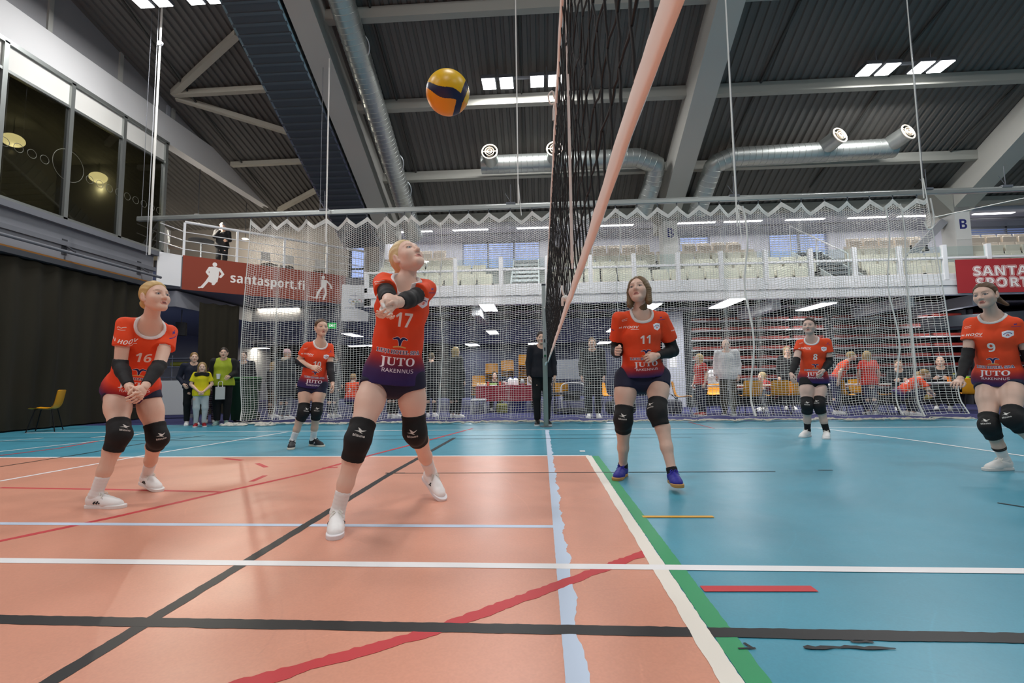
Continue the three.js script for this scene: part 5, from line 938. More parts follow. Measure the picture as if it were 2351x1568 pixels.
function jerseyMat(num, o = {}) {
  const t = canvasTex(2048, 1024, (c, w, h) => {
    const W = w / 2; const g = c.createLinearGradient(0, 0, 0, h); const r0 = o.fade ?? .70; g.addColorStop(0, '#ea4a1a'); g.addColorStop(r0, '#e6441a'); g.addColorStop(Math.min(.97, r0 + .1), '#8c1a2c'); g.addColorStop(Math.min(.98, r0 + .19), '#3a1a52'); g.addColorStop(1, '#241a5c'); c.fillStyle = g; c.fillRect(0, 0, w, h);
    c.textAlign = 'center'; const y = f => h * (f * (1 - .09) + .09) + (o.shift || 0) * h; const cx = W / 2 + (o.dx || 0);
    // logo left of the chest
    c.fillStyle = '#f3efee'; c.font = 'italic bold 54px sans-serif'; c.fillText('HOOV', cx - 150, y(.2), 150); c.font = 'bold 40px sans-serif'; c.fillText('ai', cx - 250, y(.2)); c.fillRect(cx - 150, y(.2) + 14, 80, 5);
    // shoulder marks
    c.fillStyle = '#e9d9d5'; c.save(); c.translate(cx - 205, y(.05)); c.rotate(-.3); c.strokeStyle = '#e9d9d5'; c.lineWidth = 5; c.beginPath(); c.moveTo(-36, 4); c.quadraticCurveTo(-20, -14, -6, 2); c.quadraticCurveTo(8, -10, 36, -6); c.stroke(); c.fillRect(-36, 14, 60, 5); c.restore(); c.strokeStyle = '#3a2f8a'; c.lineWidth = 8; c.beginPath(); c.moveTo(cx + 194, y(.06) - 14); c.lineTo(cx + 216, y(.06) + 4); c.moveTo(cx + 216, y(.06) - 14); c.lineTo(cx + 194, y(.06) + 4); c.stroke(); c.fillStyle = '#3a2f8a'; c.fillRect(cx + 170, y(.09), 76, 6);
    // sleeve words
    c.fillStyle = '#f0e6e4'; c.font = 'bold 26px sans-serif'; c.save(); c.translate(cx + 360, y(.3)); c.rotate(-.25); c.fillText('TOJO-A', 0, 0); c.restore(); c.fillStyle = '#352a70'; c.save(); c.translate(cx - 360, y(.22)); c.rotate(.25); c.fillRect(-50, -9, 100, 12); c.fillStyle = '#e0a030'; c.beginPath(); c.arc(-68, -4, 11, 0, 7); c.fill(); c.restore();
    // crest
    c.save(); c.translate(cx + 142, y(.2)); c.fillStyle = '#e9e8ef'; c.beginPath(); c.moveTo(-46, -40); c.lineTo(0, -56); c.lineTo(46, -40); c.lineTo(44, 26); c.lineTo(0, 58); c.lineTo(-44, 26); c.closePath(); c.fill(); c.strokeStyle = '#6a6a98'; c.lineWidth = 9; c.beginPath(); c.arc(0, 8, 30, 3.3, 6.1); c.stroke(); c.fillStyle = '#c23325'; c.font = 'bold 42px sans-serif'; c.fillText('A', 0, 26); c.strokeStyle = '#50507c'; c.lineWidth = 3; c.stroke(); c.restore();
    // number
    c.fillStyle = '#efe9e6'; c.font = 'bold 190px sans-serif'; c.fillText(num, cx + (o.ndx || 0), y(.47), num.length > 1 ? 138 : 80);
    // plume emblem
    c.save(); c.translate(cx, y(.62)); for (const [s, k, L] of [[-1, 1, 66], [1, 1, 66], [-1, .55, 46], [1, .55, 46]]) { c.strokeStyle = '#e8e0e6'; c.lineWidth = 21; c.lineCap = 'round'; c.beginPath(); c.moveTo(0, 34); c.quadraticCurveTo(s * 6 * k, -46 * (1.25 - k * .2), s * L * .72, -44 + 18 * k); c.stroke(); } for (const [s, k, L] of [[-1, 1, 66], [1, 1, 66], [-1, .55, 46], [1, .55, 46]]) { c.strokeStyle = '#1f1b55'; c.lineWidth = 14; c.beginPath(); c.moveTo(0, 34); c.quadraticCurveTo(s * 6 * k, -46 * (1.25 - k * .2), s * L * .72, -44 + 18 * k); c.stroke(); } c.fillStyle = '#d9b36a'; c.beginPath(); c.moveTo(-52, 50); c.quadraticCurveTo(0, 26, 52, 50); c.lineTo(46, 60); c.quadraticCurveTo(0, 44, -46, 60); c.closePath(); c.fill(); c.restore();
    // sponsor words
    c.font = 'bold 50px serif'; c.lineWidth = 8; c.strokeStyle = '#dcd3da'; c.strokeText('LEVI HOTEL SPA', cx, y(.745), 330); c.fillStyle = '#1f1b55'; c.fillText('LEVI HOTEL SPA', cx, y(.745), 330);
    c.fillStyle = '#f1edf2'; c.font = 'bold 104px serif'; c.fillText('JUTO', cx + 6, y(.86), 300); c.font = '50px sans-serif'; c.fillText('RAKENNUS', cx + 6, y(.93), 300);
    // back
    c.fillStyle = '#efe9e6'; c.font = 'bold 260px sans-serif'; c.fillText(num, W * 1.5, h * .5);
  });
  return new THREE.MeshPhysicalMaterial({ map: t, roughness: .8, sheen: .2, sheenRoughness: .6 });
}
// ================================================================ PLAYERS
const D = Math.PI / 180;
const J = (px, py, z) => onZ(px, py, z);
const toeAt = (px, py) => onY(px, py, .0);
const skinPale = [.66, .40, .29], blond = 0xc9a368, darkBlond = 0x7d5f3c, brown = 0x4a3322;
const BLACK = 0x0c0c0e;
figure({ label: 'player 17 in red jersey passing the ball with stretched forearms', s: 1.03, cell: .0075, kind: 'woman', skin: [.70, .43, .32], brow: [.45, .3, .18], eye: [.1, .16, .2],
  j: { head: J(935, 593, -2.98), neck: J(930, 650, -3.0), sR: J(878, 650, -2.93), sL: J(980, 664, -3.06), eR: J(889, 676, -2.74), eL: J(943, 686, -2.80), wR: J(893, 694, -2.52), wL: J(906, 697, -2.57), hR: J(868, 862, -3.08), hL: J(942, 866, -3.12), kR: J(822, 1010, -2.86), kL: J(953, 990, -3.2) },
  head: { yaw: 50 * D, pitch: 34 * D, roll: 6 * D }, headScale: 1.1, hair: 'bun', hairColor: 0xdcc391,
  hands: { R: { tip: J(880, 735, -2.44), palm: V(.2, .9, -.5), curl: .75, taped: true }, L: { tip: J(882, 733, -2.48), palm: V(-.5, .5, .2), curl: .6 } },
  feet: { R: { toe: toeAt(768, 1240), heel: toeAt(777, 1198) }, L: { toe: toeAt(1016, 1150), heel: toeAt(945, 1126), pitch: 26 * D } },
  top: { map: jerseyMat('17', { ndx: 8, shift: -.06, fade: .68 }), collar: 0xe8e4e2, drop: .03, sleeve: .16, scoop: .055, neck: .072 }, bottom: { map: shortsMat(''), length: .2 },
  armSleeve: { R: [.62, 1.62], L: [.62, 1.72] }, kneePads: true, socks: 0xece9e6, sockTop: .7, shoe: { upper: 0xf1efed, sole: 0xe6e2e4, stripes: 'mark' } });
figure({ label: 'player 16 in red jersey waiting with clasped hands and bent knees', s: .97, cell: .0078, skin: [.64, .38, .27], brow: [.28, .17, .08],
  j: { head: J(356, 683, -3.3), neck: J(347, 736, -3.36), sR: J(287, 748, -3.27), sL: J(388, 764, -3.5), eR: J(276, 838, -3.26), eL: J(366, 838, -3.34), wR: J(299, 893, -3.14), wL: J(331, 890, -3.16), hR: J(268, 893, -3.52), hL: J(336, 898, -3.62), kR: J(274, 998, -3.34), kL: J(362, 1004, -3.62) },
  head: { yaw: 74 * D, pitch: 10 * D, roll: 0 }, headScale: 1.02, hair: 'bun', hairColor: 0xc2a064,
  hands: { R: { tip: J(316, 928, -3.06), palm: V(.4, .5, -.6), curl: .55 }, L: { tip: J(306, 925, -3.06), palm: V(-.6, .4, -.5), curl: .6 } },
  feet: { R: { toe: toeAt(283, 1166), heel: toeAt(214, 1166) }, L: { toe: toeAt(367, 1129), heel: toeAt(302, 1119), pitch: 9 * D } },
  top: { map: jerseyMat('16', { fade: .8, ndx: 4, dx: 0, shift: -.085 }), collar: 0xe8e4e2, drop: .03, scoop: .05, neck: .08, sleeve: .155 }, bottom: { map: shortsMat(''), length: .2 },
  armSleeve: { R: [.86, 1.86], L: [.95, 1.86] }, kneePads: true, socks: 0xe8e5e2, sockTop: .68, shoe: { upper: 0xece9e6, sole: 0xe8e5e2, stripes: 'stripes' } });
figure({ label: 'player 11 in red jersey with long black arm sleeves and blue shoes', s: .98, cell: .0085, build: 1.08, skin: [.62, .37, .27], brow: [.13, .08, .04], eye: [.06, .05, .04],
  j: { head: J(1466, 668, -4.12), neck: J(1470, 715, -4.16), sR: J(1421, 733, -4.16), sL: J(1521, 733, -4.2), eR: J(1416, 808, -4.34), eL: J(1545, 806, -4.28), wR: J(1420, 806, -4.12), wL: J(1508, 817, -4.1), hR: J(1438, 866, -4.28), hL: J(1512, 864, -4.3), kR: J(1431, 963, -4.18), kL: J(1509, 946, -4.12) },
  head: { yaw: -26 * D, pitch: 16 * D, roll: 6 * D }, headScale: 1.08, hair: 'bob', hairColor: 0x6b5334,
  hands: { R: { tip: J(1405, 806, -3.95), palm: V(1, -.1, .2), curl: .75 }, L: { tip: J(1480, 826, -4.04), palm: V(-.2, -.2, -1), curl: 1.15 } },
  feet: { R: { toe: toeAt(1414, 1104), heel: toeAt(1444, 1086) }, L: { toe: toeAt(1560, 1136), heel: toeAt(1536, 1112), lift: .05, pitch: -.05 } },
  top: { map: jerseyMat('11', { fade: .8, shift: -.05 }), collar: 0xe0d9d4, drop: -.02, neck: .08, scoop: .035, sleeve: .2 }, bottom: { map: shortsMat('11'), length: .3 },
  armSleeve: { R: [.4, 1.95], L: [.45, 1.95] }, kneePads: true, socks: 0x15151a, sockTop: .92, shoe: { upper: 0x1f1e8c, sole: 0xb98a4a, laces: 0x2a28a8 } });
figure({ label: 'player 10 in red jersey with white socks and black shoes', s: 1.0, cell: .0095, skin: [.60, .36, .25], brow: [.16, .09, .04],
  j: { head: J(738, 753, -6.42), neck: J(736, 784, -6.45), sR: J(705, 796, -6.37), sL: J(756, 799, -6.55), eR: J(686, 830, -6.38), eL: J(758, 846, -6.5), wR: J(716, 843, -6.22), wL: J(764, 882, -6.4), hR: J(702, 882, -6.5), hL: J(735, 882, -6.54), kR: J(697, 946, -6.38), kL: J(727, 944, -6.46) },
  head: { yaw: 42 * D, pitch: 2 * D }, headScale: 1.06, hair: 'tail', hairColor: 0x5a4028,
  hands: { R: { tip: J(742, 850, -6.14), palm: V(.1, -.5, -.8), curl: .6 }, L: { curl: .6 } },
  feet: { R: { toe: toeAt(667, 1033), heel: toeAt(676, 1022) }, L: { toe: toeAt(742, 1026), heel: toeAt(698, 1022) } },
  top: { map: jerseyMat('10', { ndx: 10 }), collar: 0xe8e4e2, drop: .04, sleeve: .14 }, bottom: { map: shortsMat('') },
  armSleeve: { R: [.88, 1.9], L: [.7, 1.9] }, sleeveColor: 0x17121a, kneePads: true, socks: 0xeceae8, sockTop: .66, shoe: { upper: 0x15151a, sole: 0xd8cfc0, laces: 0x1d1d22, stripes: 'mark', stripeColor: 0xc9c9cc } });
figure({ label: 'player 8 in red jersey with black socks and white shoes', s: 1.0, cell: .0095, build: 1.06, skin: [.56, .35, .27], brow: [.1, .06, .04],
  j: { head: J(1858, 749, -7.26), neck: J(1862, 776, -7.3), sR: J(1837, 789, -7.4), sL: J(1898, 787, -7.24), eR: J(1827, 832, -7.3), eL: J(1904, 832, -7.26), wR: J(1816, 860, -7.18), wL: J(1889, 852, -7.1), hR: J(1852, 874, -7.36), hL: J(1882, 874, -7.38), kR: J(1853, 931, -7.24), kL: J(1880, 930, -7.2) },
  head: { yaw: -40 * D, pitch: 4 * D }, headScale: 1.08, hair: 'bun', hairColor: 0x2c2119,
  hands: { R: { tip: J(1820, 880, -7.1), curl: .5 }, L: { tip: J(1880, 872, -7.02), curl: .5 } },
  feet: { R: { toe: toeAt(1839, 1005), heel: toeAt(1868, 1000) }, L: { toe: toeAt(1896, 1009), heel: toeAt(1904, 999) } },
  top: { map: jerseyMat('8', { fade: .74, shift: -.05 }), collar: 0xe8e4e2, drop: .03, sleeve: .14 }, bottom: { color: BLACK, length: .24 },
  armSleeve: { R: [.78, 1.92], L: [.72, 1.92] }, kneePads: true, socks: 0x101013, sockTop: .68, shoe: { upper: 0xf0eeec, sole: 0xe8e8e6 } });
figure({ label: 'player 9 in red jersey stepping in from the banner side', s: .99, cell: .0085, skin: [.56, .34, .25], brow: [.12, .07, .04],
  j: { head: J(2262, 679, -4.7), neck: J(2280, 720, -4.76), sR: J(2229, 744, -4.88), sL: J(2333, 746, -4.64), eR: J(2222, 816, -4.86), eL: J(2362, 815, -4.66), wR: J(2204, 872, -4.74), wL: J(2392, 862, -4.6), hR: J(2266, 872, -4.9), hL: J(2322, 872, -4.76), kR: J(2271, 978, -4.68), kL: J(2325, 962, -4.56) },
  head: { yaw: -62 * D, pitch: -2 * D, roll: 5 * D }, headScale: 1.06, hair: 'tailside', hairColor: 0x54391f,
  hands: { R: { tip: J(2178, 894, -4.6), palm: V(.3, -.8, -.3), curl: .5, spread: .14 }, L: { curl: .4 } },
  feet: { R: { toe: toeAt(2262, 1081), heel: toeAt(2332, 1078) }, L: { toe: toeAt(2372, 1088), heel: toeAt(2440, 1085) } },
  top: { map: jerseyMat('9', { fade: .76, shift: -.04 }), collar: 0xd8d6d4, drop: .04, sleeve: .165, neck: .08 }, bottom: { map: shortsMat(''), length: .2 },
  armSleeve: { R: [.78, 1.92], L: [.78, 1.92] }, kneePads: true, socks: 0xd8d6d2, sockTop: .58, sockRings: true, shoe: { upper: 0xdcdad6, sole: 0xd4d2ce } });
// ================================================================ PEOPLE ROUND THE COURT
function bystander(q) {
  const s = q.h / 1.7, yaw = q.yaw || 0, z = q.z, pos = q.pos || V(onZ(q.px, 900, z).x, q.floor || 0, z);
  const W = (x, y, zz) => V(x, y, zz).multiplyScalar(s).applyAxisAngle(V(0, 1, 0), yaw).add(pos);
  const sw = q.kind === 'man' ? .185 : .16; let j, feet; const fy = yaw;
  const arms = { down: [[.23, 1.13, -.03], [.235, .88, .06]], clasp: [[.24, 1.13, .0], [.05, .93, .2]], front: [[.22, 1.14, .0], [.14, 1.05, .24]], pocket: [[.27, 1.12, -.06], [.19, .95, .1]], drink: [[.22, 1.18, .12], [.06, 1.42, .2]] };
  if (q.pose === 'sit') {
    const ln = q.lean || .08, S = (x, y, zz) => W(x, y, zz);
    j = { hR: S(-.09, .5, 0), hL: S(.09, .5, 0), kR: S(-.12, .5, .42), kL: S(.12, .5, .42), sR: S(-sw, .97 - ln * .3, ln), sL: S(sw, .97 - ln * .3, ln), neck: S(0, 1.03 - ln * .3, ln + .01), head: S(0, 1.16 - ln * .35, ln + .045), eR: S(-.22, .74 - ln * .2, ln + .1), eL: S(.22, .74 - ln * .2, ln + .1), wR: S(-.12, .74 - ln * .1, ln + .33), wL: S(.12, .74 - ln * .1, ln + .33) };
    feet = { R: { toe: W(-.12, 0, .6), yaw: fy }, L: { toe: W(.12, 0, .6), yaw: fy } };
  } else if (q.pose === 'crouch') {
    j = { hR: W(-.09, .5, -.1), hL: W(.09, .5, -.1), kR: W(-.14, .55, .3), kL: W(.14, .52, .3), sR: W(-sw, .82, .28), sL: W(sw, .82, .28), neck: W(0, .88, .34), head: W(0, .96, .44), eR: W(-.25, .62, .38), eL: W(.25, .62, .38), wR: W(-.1, .5, .52), wL: W(.1, .5, .52) };
    feet = { R: { toe: W(-.13, 0, .32), yaw: fy }, L: { toe: W(.13, 0, .32), yaw: fy } };
  } else {
    const ln = q.lean || 0, st = q.stance || .1; const up = (x, y, zz) => W(x, y - ln * ln * .6 * (y - .9), zz + ln * (y - .9) * 1.6);
    const aR = arms[q.armR || 'down'], aL = arms[q.armL || 'down'];
    j = { hR: W(-.085, .92, 0), hL: W(.085, .92, 0), kR: W(-st, .5, .02), kL: W(st, .5, .02), sR: up(-sw, 1.395, -.01), sL: up(sw, 1.395, -.01), neck: up(0, 1.455, 0), head: up(0, 1.585, .035), eR: up(-aR[0][0], aR[0][1], aR[0][2]), eL: up(aL[0][0], aL[0][1], aL[0][2]), wR: up(-aR[1][0], aR[1][1], aR[1][2]), wL: up(aL[1][0], aL[1][1], aL[1][2]) };
    feet = { R: { toe: W(-st - .02, 0, .2), yaw: fy - .15 }, L: { toe: W(st + .02, 0, .2), yaw: fy + .15 } };
  }
  return figure({ label: q.label, s, cell: q.cell || .0145, headCell: .0052, simple: true, kind: q.kind, skin: q.skin, brow: [.1, .06, .04], j, feet, baseY: q.floor || 0, head: { yaw: yaw + (q.look || 0), pitch: q.nod || 0 }, headScale: q.headScale || Math.max(.94, s * 1.02) * (s < .85 ? .97 : 1), hair: q.hair, hairColor: q.hairColor, top: { long: q.long !== false, loose: q.loose ?? .012, drop: q.drop ?? .06, ...q.top }, bottom: { long: true, ...q.bottom }, shoe: q.shoe, build: q.build, hands: { R: { curl: .5 }, L: { curl: .5 } } });
}
// referee behind the post, in front of the net curtain
bystander({ label: 'referee in black clothes standing behind the net post', px: 1244, z: -9.58, h: 1.84, kind: 'man', hair: 'short', hairColor: 0x2a1c12, yaw: .1, cell: .012, top: { color: 0x10121c, name: 'shirt', neck: .07 }, long: true, bottom: { color: 0x0b0b0d }, shoe: { upper: 0x111113, sole: 0xe0e0e0 } });
// group beside the green bin
bystander({ label: 'boy in navy jacket and black trousers behind the girl in yellow', px: 442, z: -10.15, h: 1.58, kind: 'man', hair: 'short', hairColor: 0x8a6a3e, yaw: .75, cell: .012, armR: 'pocket', armL: 'pocket', top: { color: 0x12172a, name: 'jacket', neck: .066 }, bottom: { color: 0x0a0b10 }, shoe: { upper: 0xdcdcdc, sole: 0xe8e8e8 } });
const girl = bystander({ label: 'girl in yellow and black football shirt with pale trousers', px: 462, z: -9.78, h: 1.33, hair: 'long', hairColor: 0x9a7c50, yaw: .62, cell: .011, long: false, armR: 'clasp', armL: 'clasp', top: { color: 0xd6c80e, name: 'shirt', drop: .1, sleeve: .2, neck: .07 }, bottom: { color: 0xb6bdbd, cuff: .05 }, shoe: { upper: 0x9a1420, sole: 0xe8e6e2 } });
{ const g = girl; const f = (x, y, z) => 0; const yoke = new RoundedBoxGeometry(.27, .085, .19, 3, .03); yoke.applyMatrix4(new THREE.Matrix4().makeBasis(g.right.clone().negate(), g.up, g.front)).translate(g.S.x - g.base.x, g.S.y - .0 - g.base.y, g.S.z - g.base.z); part(g.o, 'shoulder_yoke', yoke, clothMat(0x15140f, .85), 'black shoulder panel'); }
const man = bystander({ label: 'man in yellow and black track jacket holding a paper bag', px: 511, z: -10.2, h: 1.68, kind: 'man', hair: 'short', hairColor: 0x2c1e14, yaw: .5, cell: .012, build: 1.1, armL: 'front', top: { color: 0x121210, name: 'jacket', vest: 0x9aa81c, neck: .066 }, bottom: { color: 0x0a0a0c }, shoe: { upper: 0x7f9a96, sole: 0x9fb4b0 } });
{ const p = onZ(501, 868, -10.0); const o = thing('coffee_cup', 'white paper cup held by the man in the yellow jacket', 'cup', [p.x, p.y, p.z]); part(o, 'cup', new THREE.CylinderGeometry(.042, .03, .1, 18).translate(0, .03, 0), M.white); part(o, 'lid', new THREE.CylinderGeometry(.045, .045, .012, 18).translate(0, .085, 0), M.white); }
{ const p = onZ(505, 917, -10.02); const o = thing('paper_bag', 'white paper bag hanging from the hand of the man in yellow', 'bag', [p.x, p.y, p.z], .5); part(o, 'bag', bx(-.09, .09, 0, .27, -.04, .04, .006), mat(0xb9bbb9, .8)); for (const zz of [-.04, .04]) part(o, 'handle', tube([V(-.04, .27, zz), V(-.03, .38, zz * .5), V(.03, .38, zz * .5), V(.04, .27, zz)], .005, 16, 5), M.rope); }
bystander({ label: 'child in striped leggings half hidden behind the girl in yellow', px: 484, z: -10.7, h: 1.25, hair: 'beanie', hairColor: 0x46202c, yaw: .6, top: { color: 0x3a1c28, name: 'jacket' }, bottom: { stripes: [[.06, .02, .03], [.28, .22, .24]], cuff: .05 }, shoe: { upper: 0x9a9a9a, sole: 0x888888 } });
bystander({ label: 'person in dark jacket behind the green bin at the net edge', px: 557, z: -11.6, h: 1.7, kind: 'man', hair: 'short', hairColor: 0x3a2417, yaw: .4, top: { color: 0x14141c, name: 'jacket', hood: 0x2a2a7a }, bottom: { color: 0x0c0c10 } });
bystander({ label: 'person in pink beanie and dark coat turned away behind the net curtain', px: 655, z: -11.6, h: 1.72, hair: 'beanie', hairColor: 0xc9a7a8, yaw: 3.0, build: 1.12, top: { color: 0x23262c, name: 'coat', drop: .35, loose: .04, hood: 0xb8ab98 }, bottom: { color: 0x767a84 } });
bystander({ label: 'child in brown jacket beside the person in the pink beanie', px: 625, z: -12.4, h: 1.45, hair: 'long', hairColor: 0x8a7040, yaw: 2.6, top: { color: 0x2b2a30, name: 'jacket' }, bottom: { color: 0x5a4030 } });
bystander({ label: 'woman with brown hair in grey top behind player 10', px: 764, z: -12.2, h: 1.62, hair: 'long', hairColor: 0x4a3520, yaw: 2.9, top: { color: 0x34373f, name: 'jumper' }, bottom: { color: 0x23243a } });
const kid2 = bystander({ label: 'child in red jersey number 2 seated beside player 17', px: 806, z: -11.9, h: 1.5, hair: 'short', hairColor: 0xa8875a, yaw: 3.0, pose: 'sit', long: false, top: { map: jerseyMat('2'), name: 'jersey' }, bottom: { color: 0x1a1c3a } });
bystander({ label: 'tall person in black coat with grey scarf behind player 17', px: 902, z: -11.9, h: 1.75, hair: 'short', hairColor: 0x2a2420, yaw: 2.7, build: 1.1, top: { color: 0x15171d, name: 'coat', drop: .3, loose: .03, hood: 0x6c6a62 }, bottom: { color: 0x14151a } });
bystander({ label: 'person in black jacket with red cuffs between player 17 and the blond woman', px: 990, z: -12.2, h: 1.62, kind: 'man', hair: 'short', hairColor: 0x5a4a2c, yaw: 3.1, top: { color: 0x1b1c22, name: 'jacket' }, bottom: { color: 0x17181f } });
bystander({ label: 'woman with long blond hair in dark coat beside the red cloth table', px: 1045, z: -11.7, h: 1.72, hair: 'long', hairColor: 0x9a8454, yaw: 2.6, build: 1.1, top: { color: 0x1d211f, name: 'coat', drop: .45, loose: .03 }, bottom: { color: 0x14161a } });
bystander({ label: 'seller in dark brown hoodie behind the red cloth table', px: 1134, z: -14.75, h: 1.62, hair: 'hood', hairColor: 0x2b211f, yaw: .2, pose: 'sit', lean: .2, top: { color: 0x2b2220, name: 'hoodie', loose: .04 }, bottom: { color: 0x16161a } });
bystander({ label: 'man in black clothes standing behind the net curtain beside the grey board', px: 1362, z: -11.4, h: 1.86, kind: 'man', hair: 'short', hairColor: 0x6b5030, yaw: -.1, build: 1.12, top: { color: 0x17191c, name: 'jacket', loose: .03 }, bottom: { color: 0x141517 } });
bystander({ label: 'blond child in red shirt beside the white bundle', px: 1610, z: -11.8, h: 1.45, hair: 'bob', hairColor: 0xb99a60, yaw: -1.2, long: false, top: { color: 0xb0261c, name: 'shirt' }, bottom: { color: 0x20213a }, shoe: { upper: 0xa03020 } });
bystander({ label: 'bald man in white hoodie and khaki trousers', px: 1672, z: -11.9, h: 1.8, kind: 'man', hair: 'bald', yaw: -.4, look: .3, build: 1.06, top: { color: 0xc2c3c5, name: 'hoodie', loose: .035, hood: 0xc9cacc, drop: .12 }, bottom: { color: 0x4a4638 }, shoe: { upper: 0x3a382f } });
bystander({ label: 'woman with long blond hair in black top behind player 8', px: 1812, z: -13.6, h: 1.72, hair: 'long', hairColor: 0x9c8458, yaw: -.3, top: { color: 0x17161a, name: 'jumper' }, bottom: { color: 0x1a1a20 } });
bystander({ label: 'blond child bending over the white table', px: 1782, z: -13.4, h: 1.5, hair: 'bob', hairColor: 0xb59c66, yaw: -1.6, pose: 'sit', lean: .35, long: false, top: { color: 0xa8322a, name: 'shirt' }, bottom: { color: 0x22243c } });
bystander({ label: 'child in red jersey leaning on the white table beside player 8', px: 1918, z: -11.9, h: 1.5, hair: 'short', hairColor: 0xa89060, yaw: 1.2, lean: .35, long: false, top: { map: jerseyMat('5'), name: 'jersey' }, bottom: { color: 0x1c1d48 } });
bystander({ label: 'blond child in red shirt standing at the white table', px: 1997, z: -11.7, h: 1.45, hair: 'bob', hairColor: 0xa88c58, yaw: 2.9, long: false, top: { color: 0xd8301e, name: 'shirt', drop: .12 }, bottom: { color: 0x28284a }, shoe: { upper: 0xc9c9c9 } });
bystander({ label: 'man in dark jumper with a white badge at the white table', px: 2066, z: -13.3, h: 1.78, kind: 'man', hair: 'short', hairColor: 0x5a4630, yaw: -.5, pose: 'sit', top: { color: 0x191c22, name: 'jumper' }, bottom: { color: 0x18181c } });
bystander({ label: 'child in red jersey crouching at the end of the net curtain', px: 2075, z: -11.3, h: 1.6, hair: 'short', hairColor: 0x9a7c4c, yaw: 1.3, pose: 'crouch', long: false, top: { map: jerseyMat('33'), name: 'jersey' }, bottom: { color: 0x26263a } });
bystander({ label: 'small blond child in yellow patterned top at the white table', px: 2123, z: -11.6, h: 1.3, hair: 'short', hairColor: 0xb99c66, yaw: -2.2, pose: 'sit', top: { color: 0xa8924a, name: 'jumper' }, bottom: { color: 0x5a5138 } });
const bald = bystander({ label: 'bald bearded man in black shirt seated at the white table', px: 2165, z: -13.4, h: 1.86, kind: 'man', hair: 'bald', yaw: -.7, pose: 'sit', build: 1.1, top: { color: 0x0e0e10, name: 'shirt' }, bottom: { color: 0x101014 } });
{ const g = bald; const c = g.S.clone().addScaledVector(g.up, -.2).addScaledVector(g.front, .15).sub(g.base); for (const [a, b] of [[[-.12, .02], [.1, .09]], [[-.1, .09], [.12, -.01]], [[-.05, -.04], [.06, .0]]]) part(g.o, 'shirt_print', beamBox(c.clone().addScaledVector(g.right, -a[0]).addScaledVector(g.up, a[1]), c.clone().addScaledVector(g.right, -b[0]).addScaledVector(g.up, b[1]), .03, .02), M.white, 'white brush print'); }
// man on the cafe balcony
{ const p = onZ(510, 560, -14.9); bystander({ label: 'man in grey beanie and black jacket on the cafe balcony', pos: V(p.x, 4.55, -14.9), floor: 4.55, z: -14.9, h: 1.62, kind: 'man', hair: 'beanie', hairColor: 0x77787a, yaw: .55, armR: 'drink', armL: 'front', nod: -.15, top: { color: 0x15161a, name: 'jacket', loose: .03 }, bottom: { color: 0x101115 } }); }

// ================================================================ FURNITURE
const legMat = mat(0x17171a, .4, .6);
function chairProto(label, color, group) {
  const o = new THREE.Group(); o.name = numbered('shell_chair'); scene.add(o); tag(o, label, 'chair', group);
  const prof = [[.21, .445], [.17, .455], [.05, .44], [-.08, .435], [-.15, .455], [-.19, .53], [-.215, .65], [-.235, .78], [-.24, .81]];
  const cv = new THREE.CatmullRomCurve3(prof.map(p => V(0, p[1], p[0])));
  const f = s => (u, v) => { const p = cv.getPoint(v), w = .215 - .03 * Math.max(0, v - .8) * 5 * .3; const x = (u - .5) * 2; return V(x * w * (v > .93 ? 1 - (v - .93) * 3 : 1), p.y + (v < .55 ? .02 * x * x : 0) + s * (v < .55 ? -1 : 0) * .008, p.z + (v >= .5 ? .03 * x * x : 0) - s * (v >= .5 ? .008 : 0)); };
  part(o, 'seat_shell', [gridSurface(8, 22, f(0)), gridSurface(8, 22, f(1))], mat(color, .4, 0, { side: THREE.DoubleSide }));
  for (const [x, z] of [[-.19, .18], [.19, .18], [-.19, -.17], [.19, -.17]]) part(o, 'leg', bar(V(x * .75, .435, z * .7), V(x * 1.12, 0, z * 1.2), .0095, 8), legMat);
  for (const z of [.12, -.12]) part(o, 'under_rail', bar(V(-.14, .43, z), V(.14, .43, z), .009, 6), legMat); return o;
}
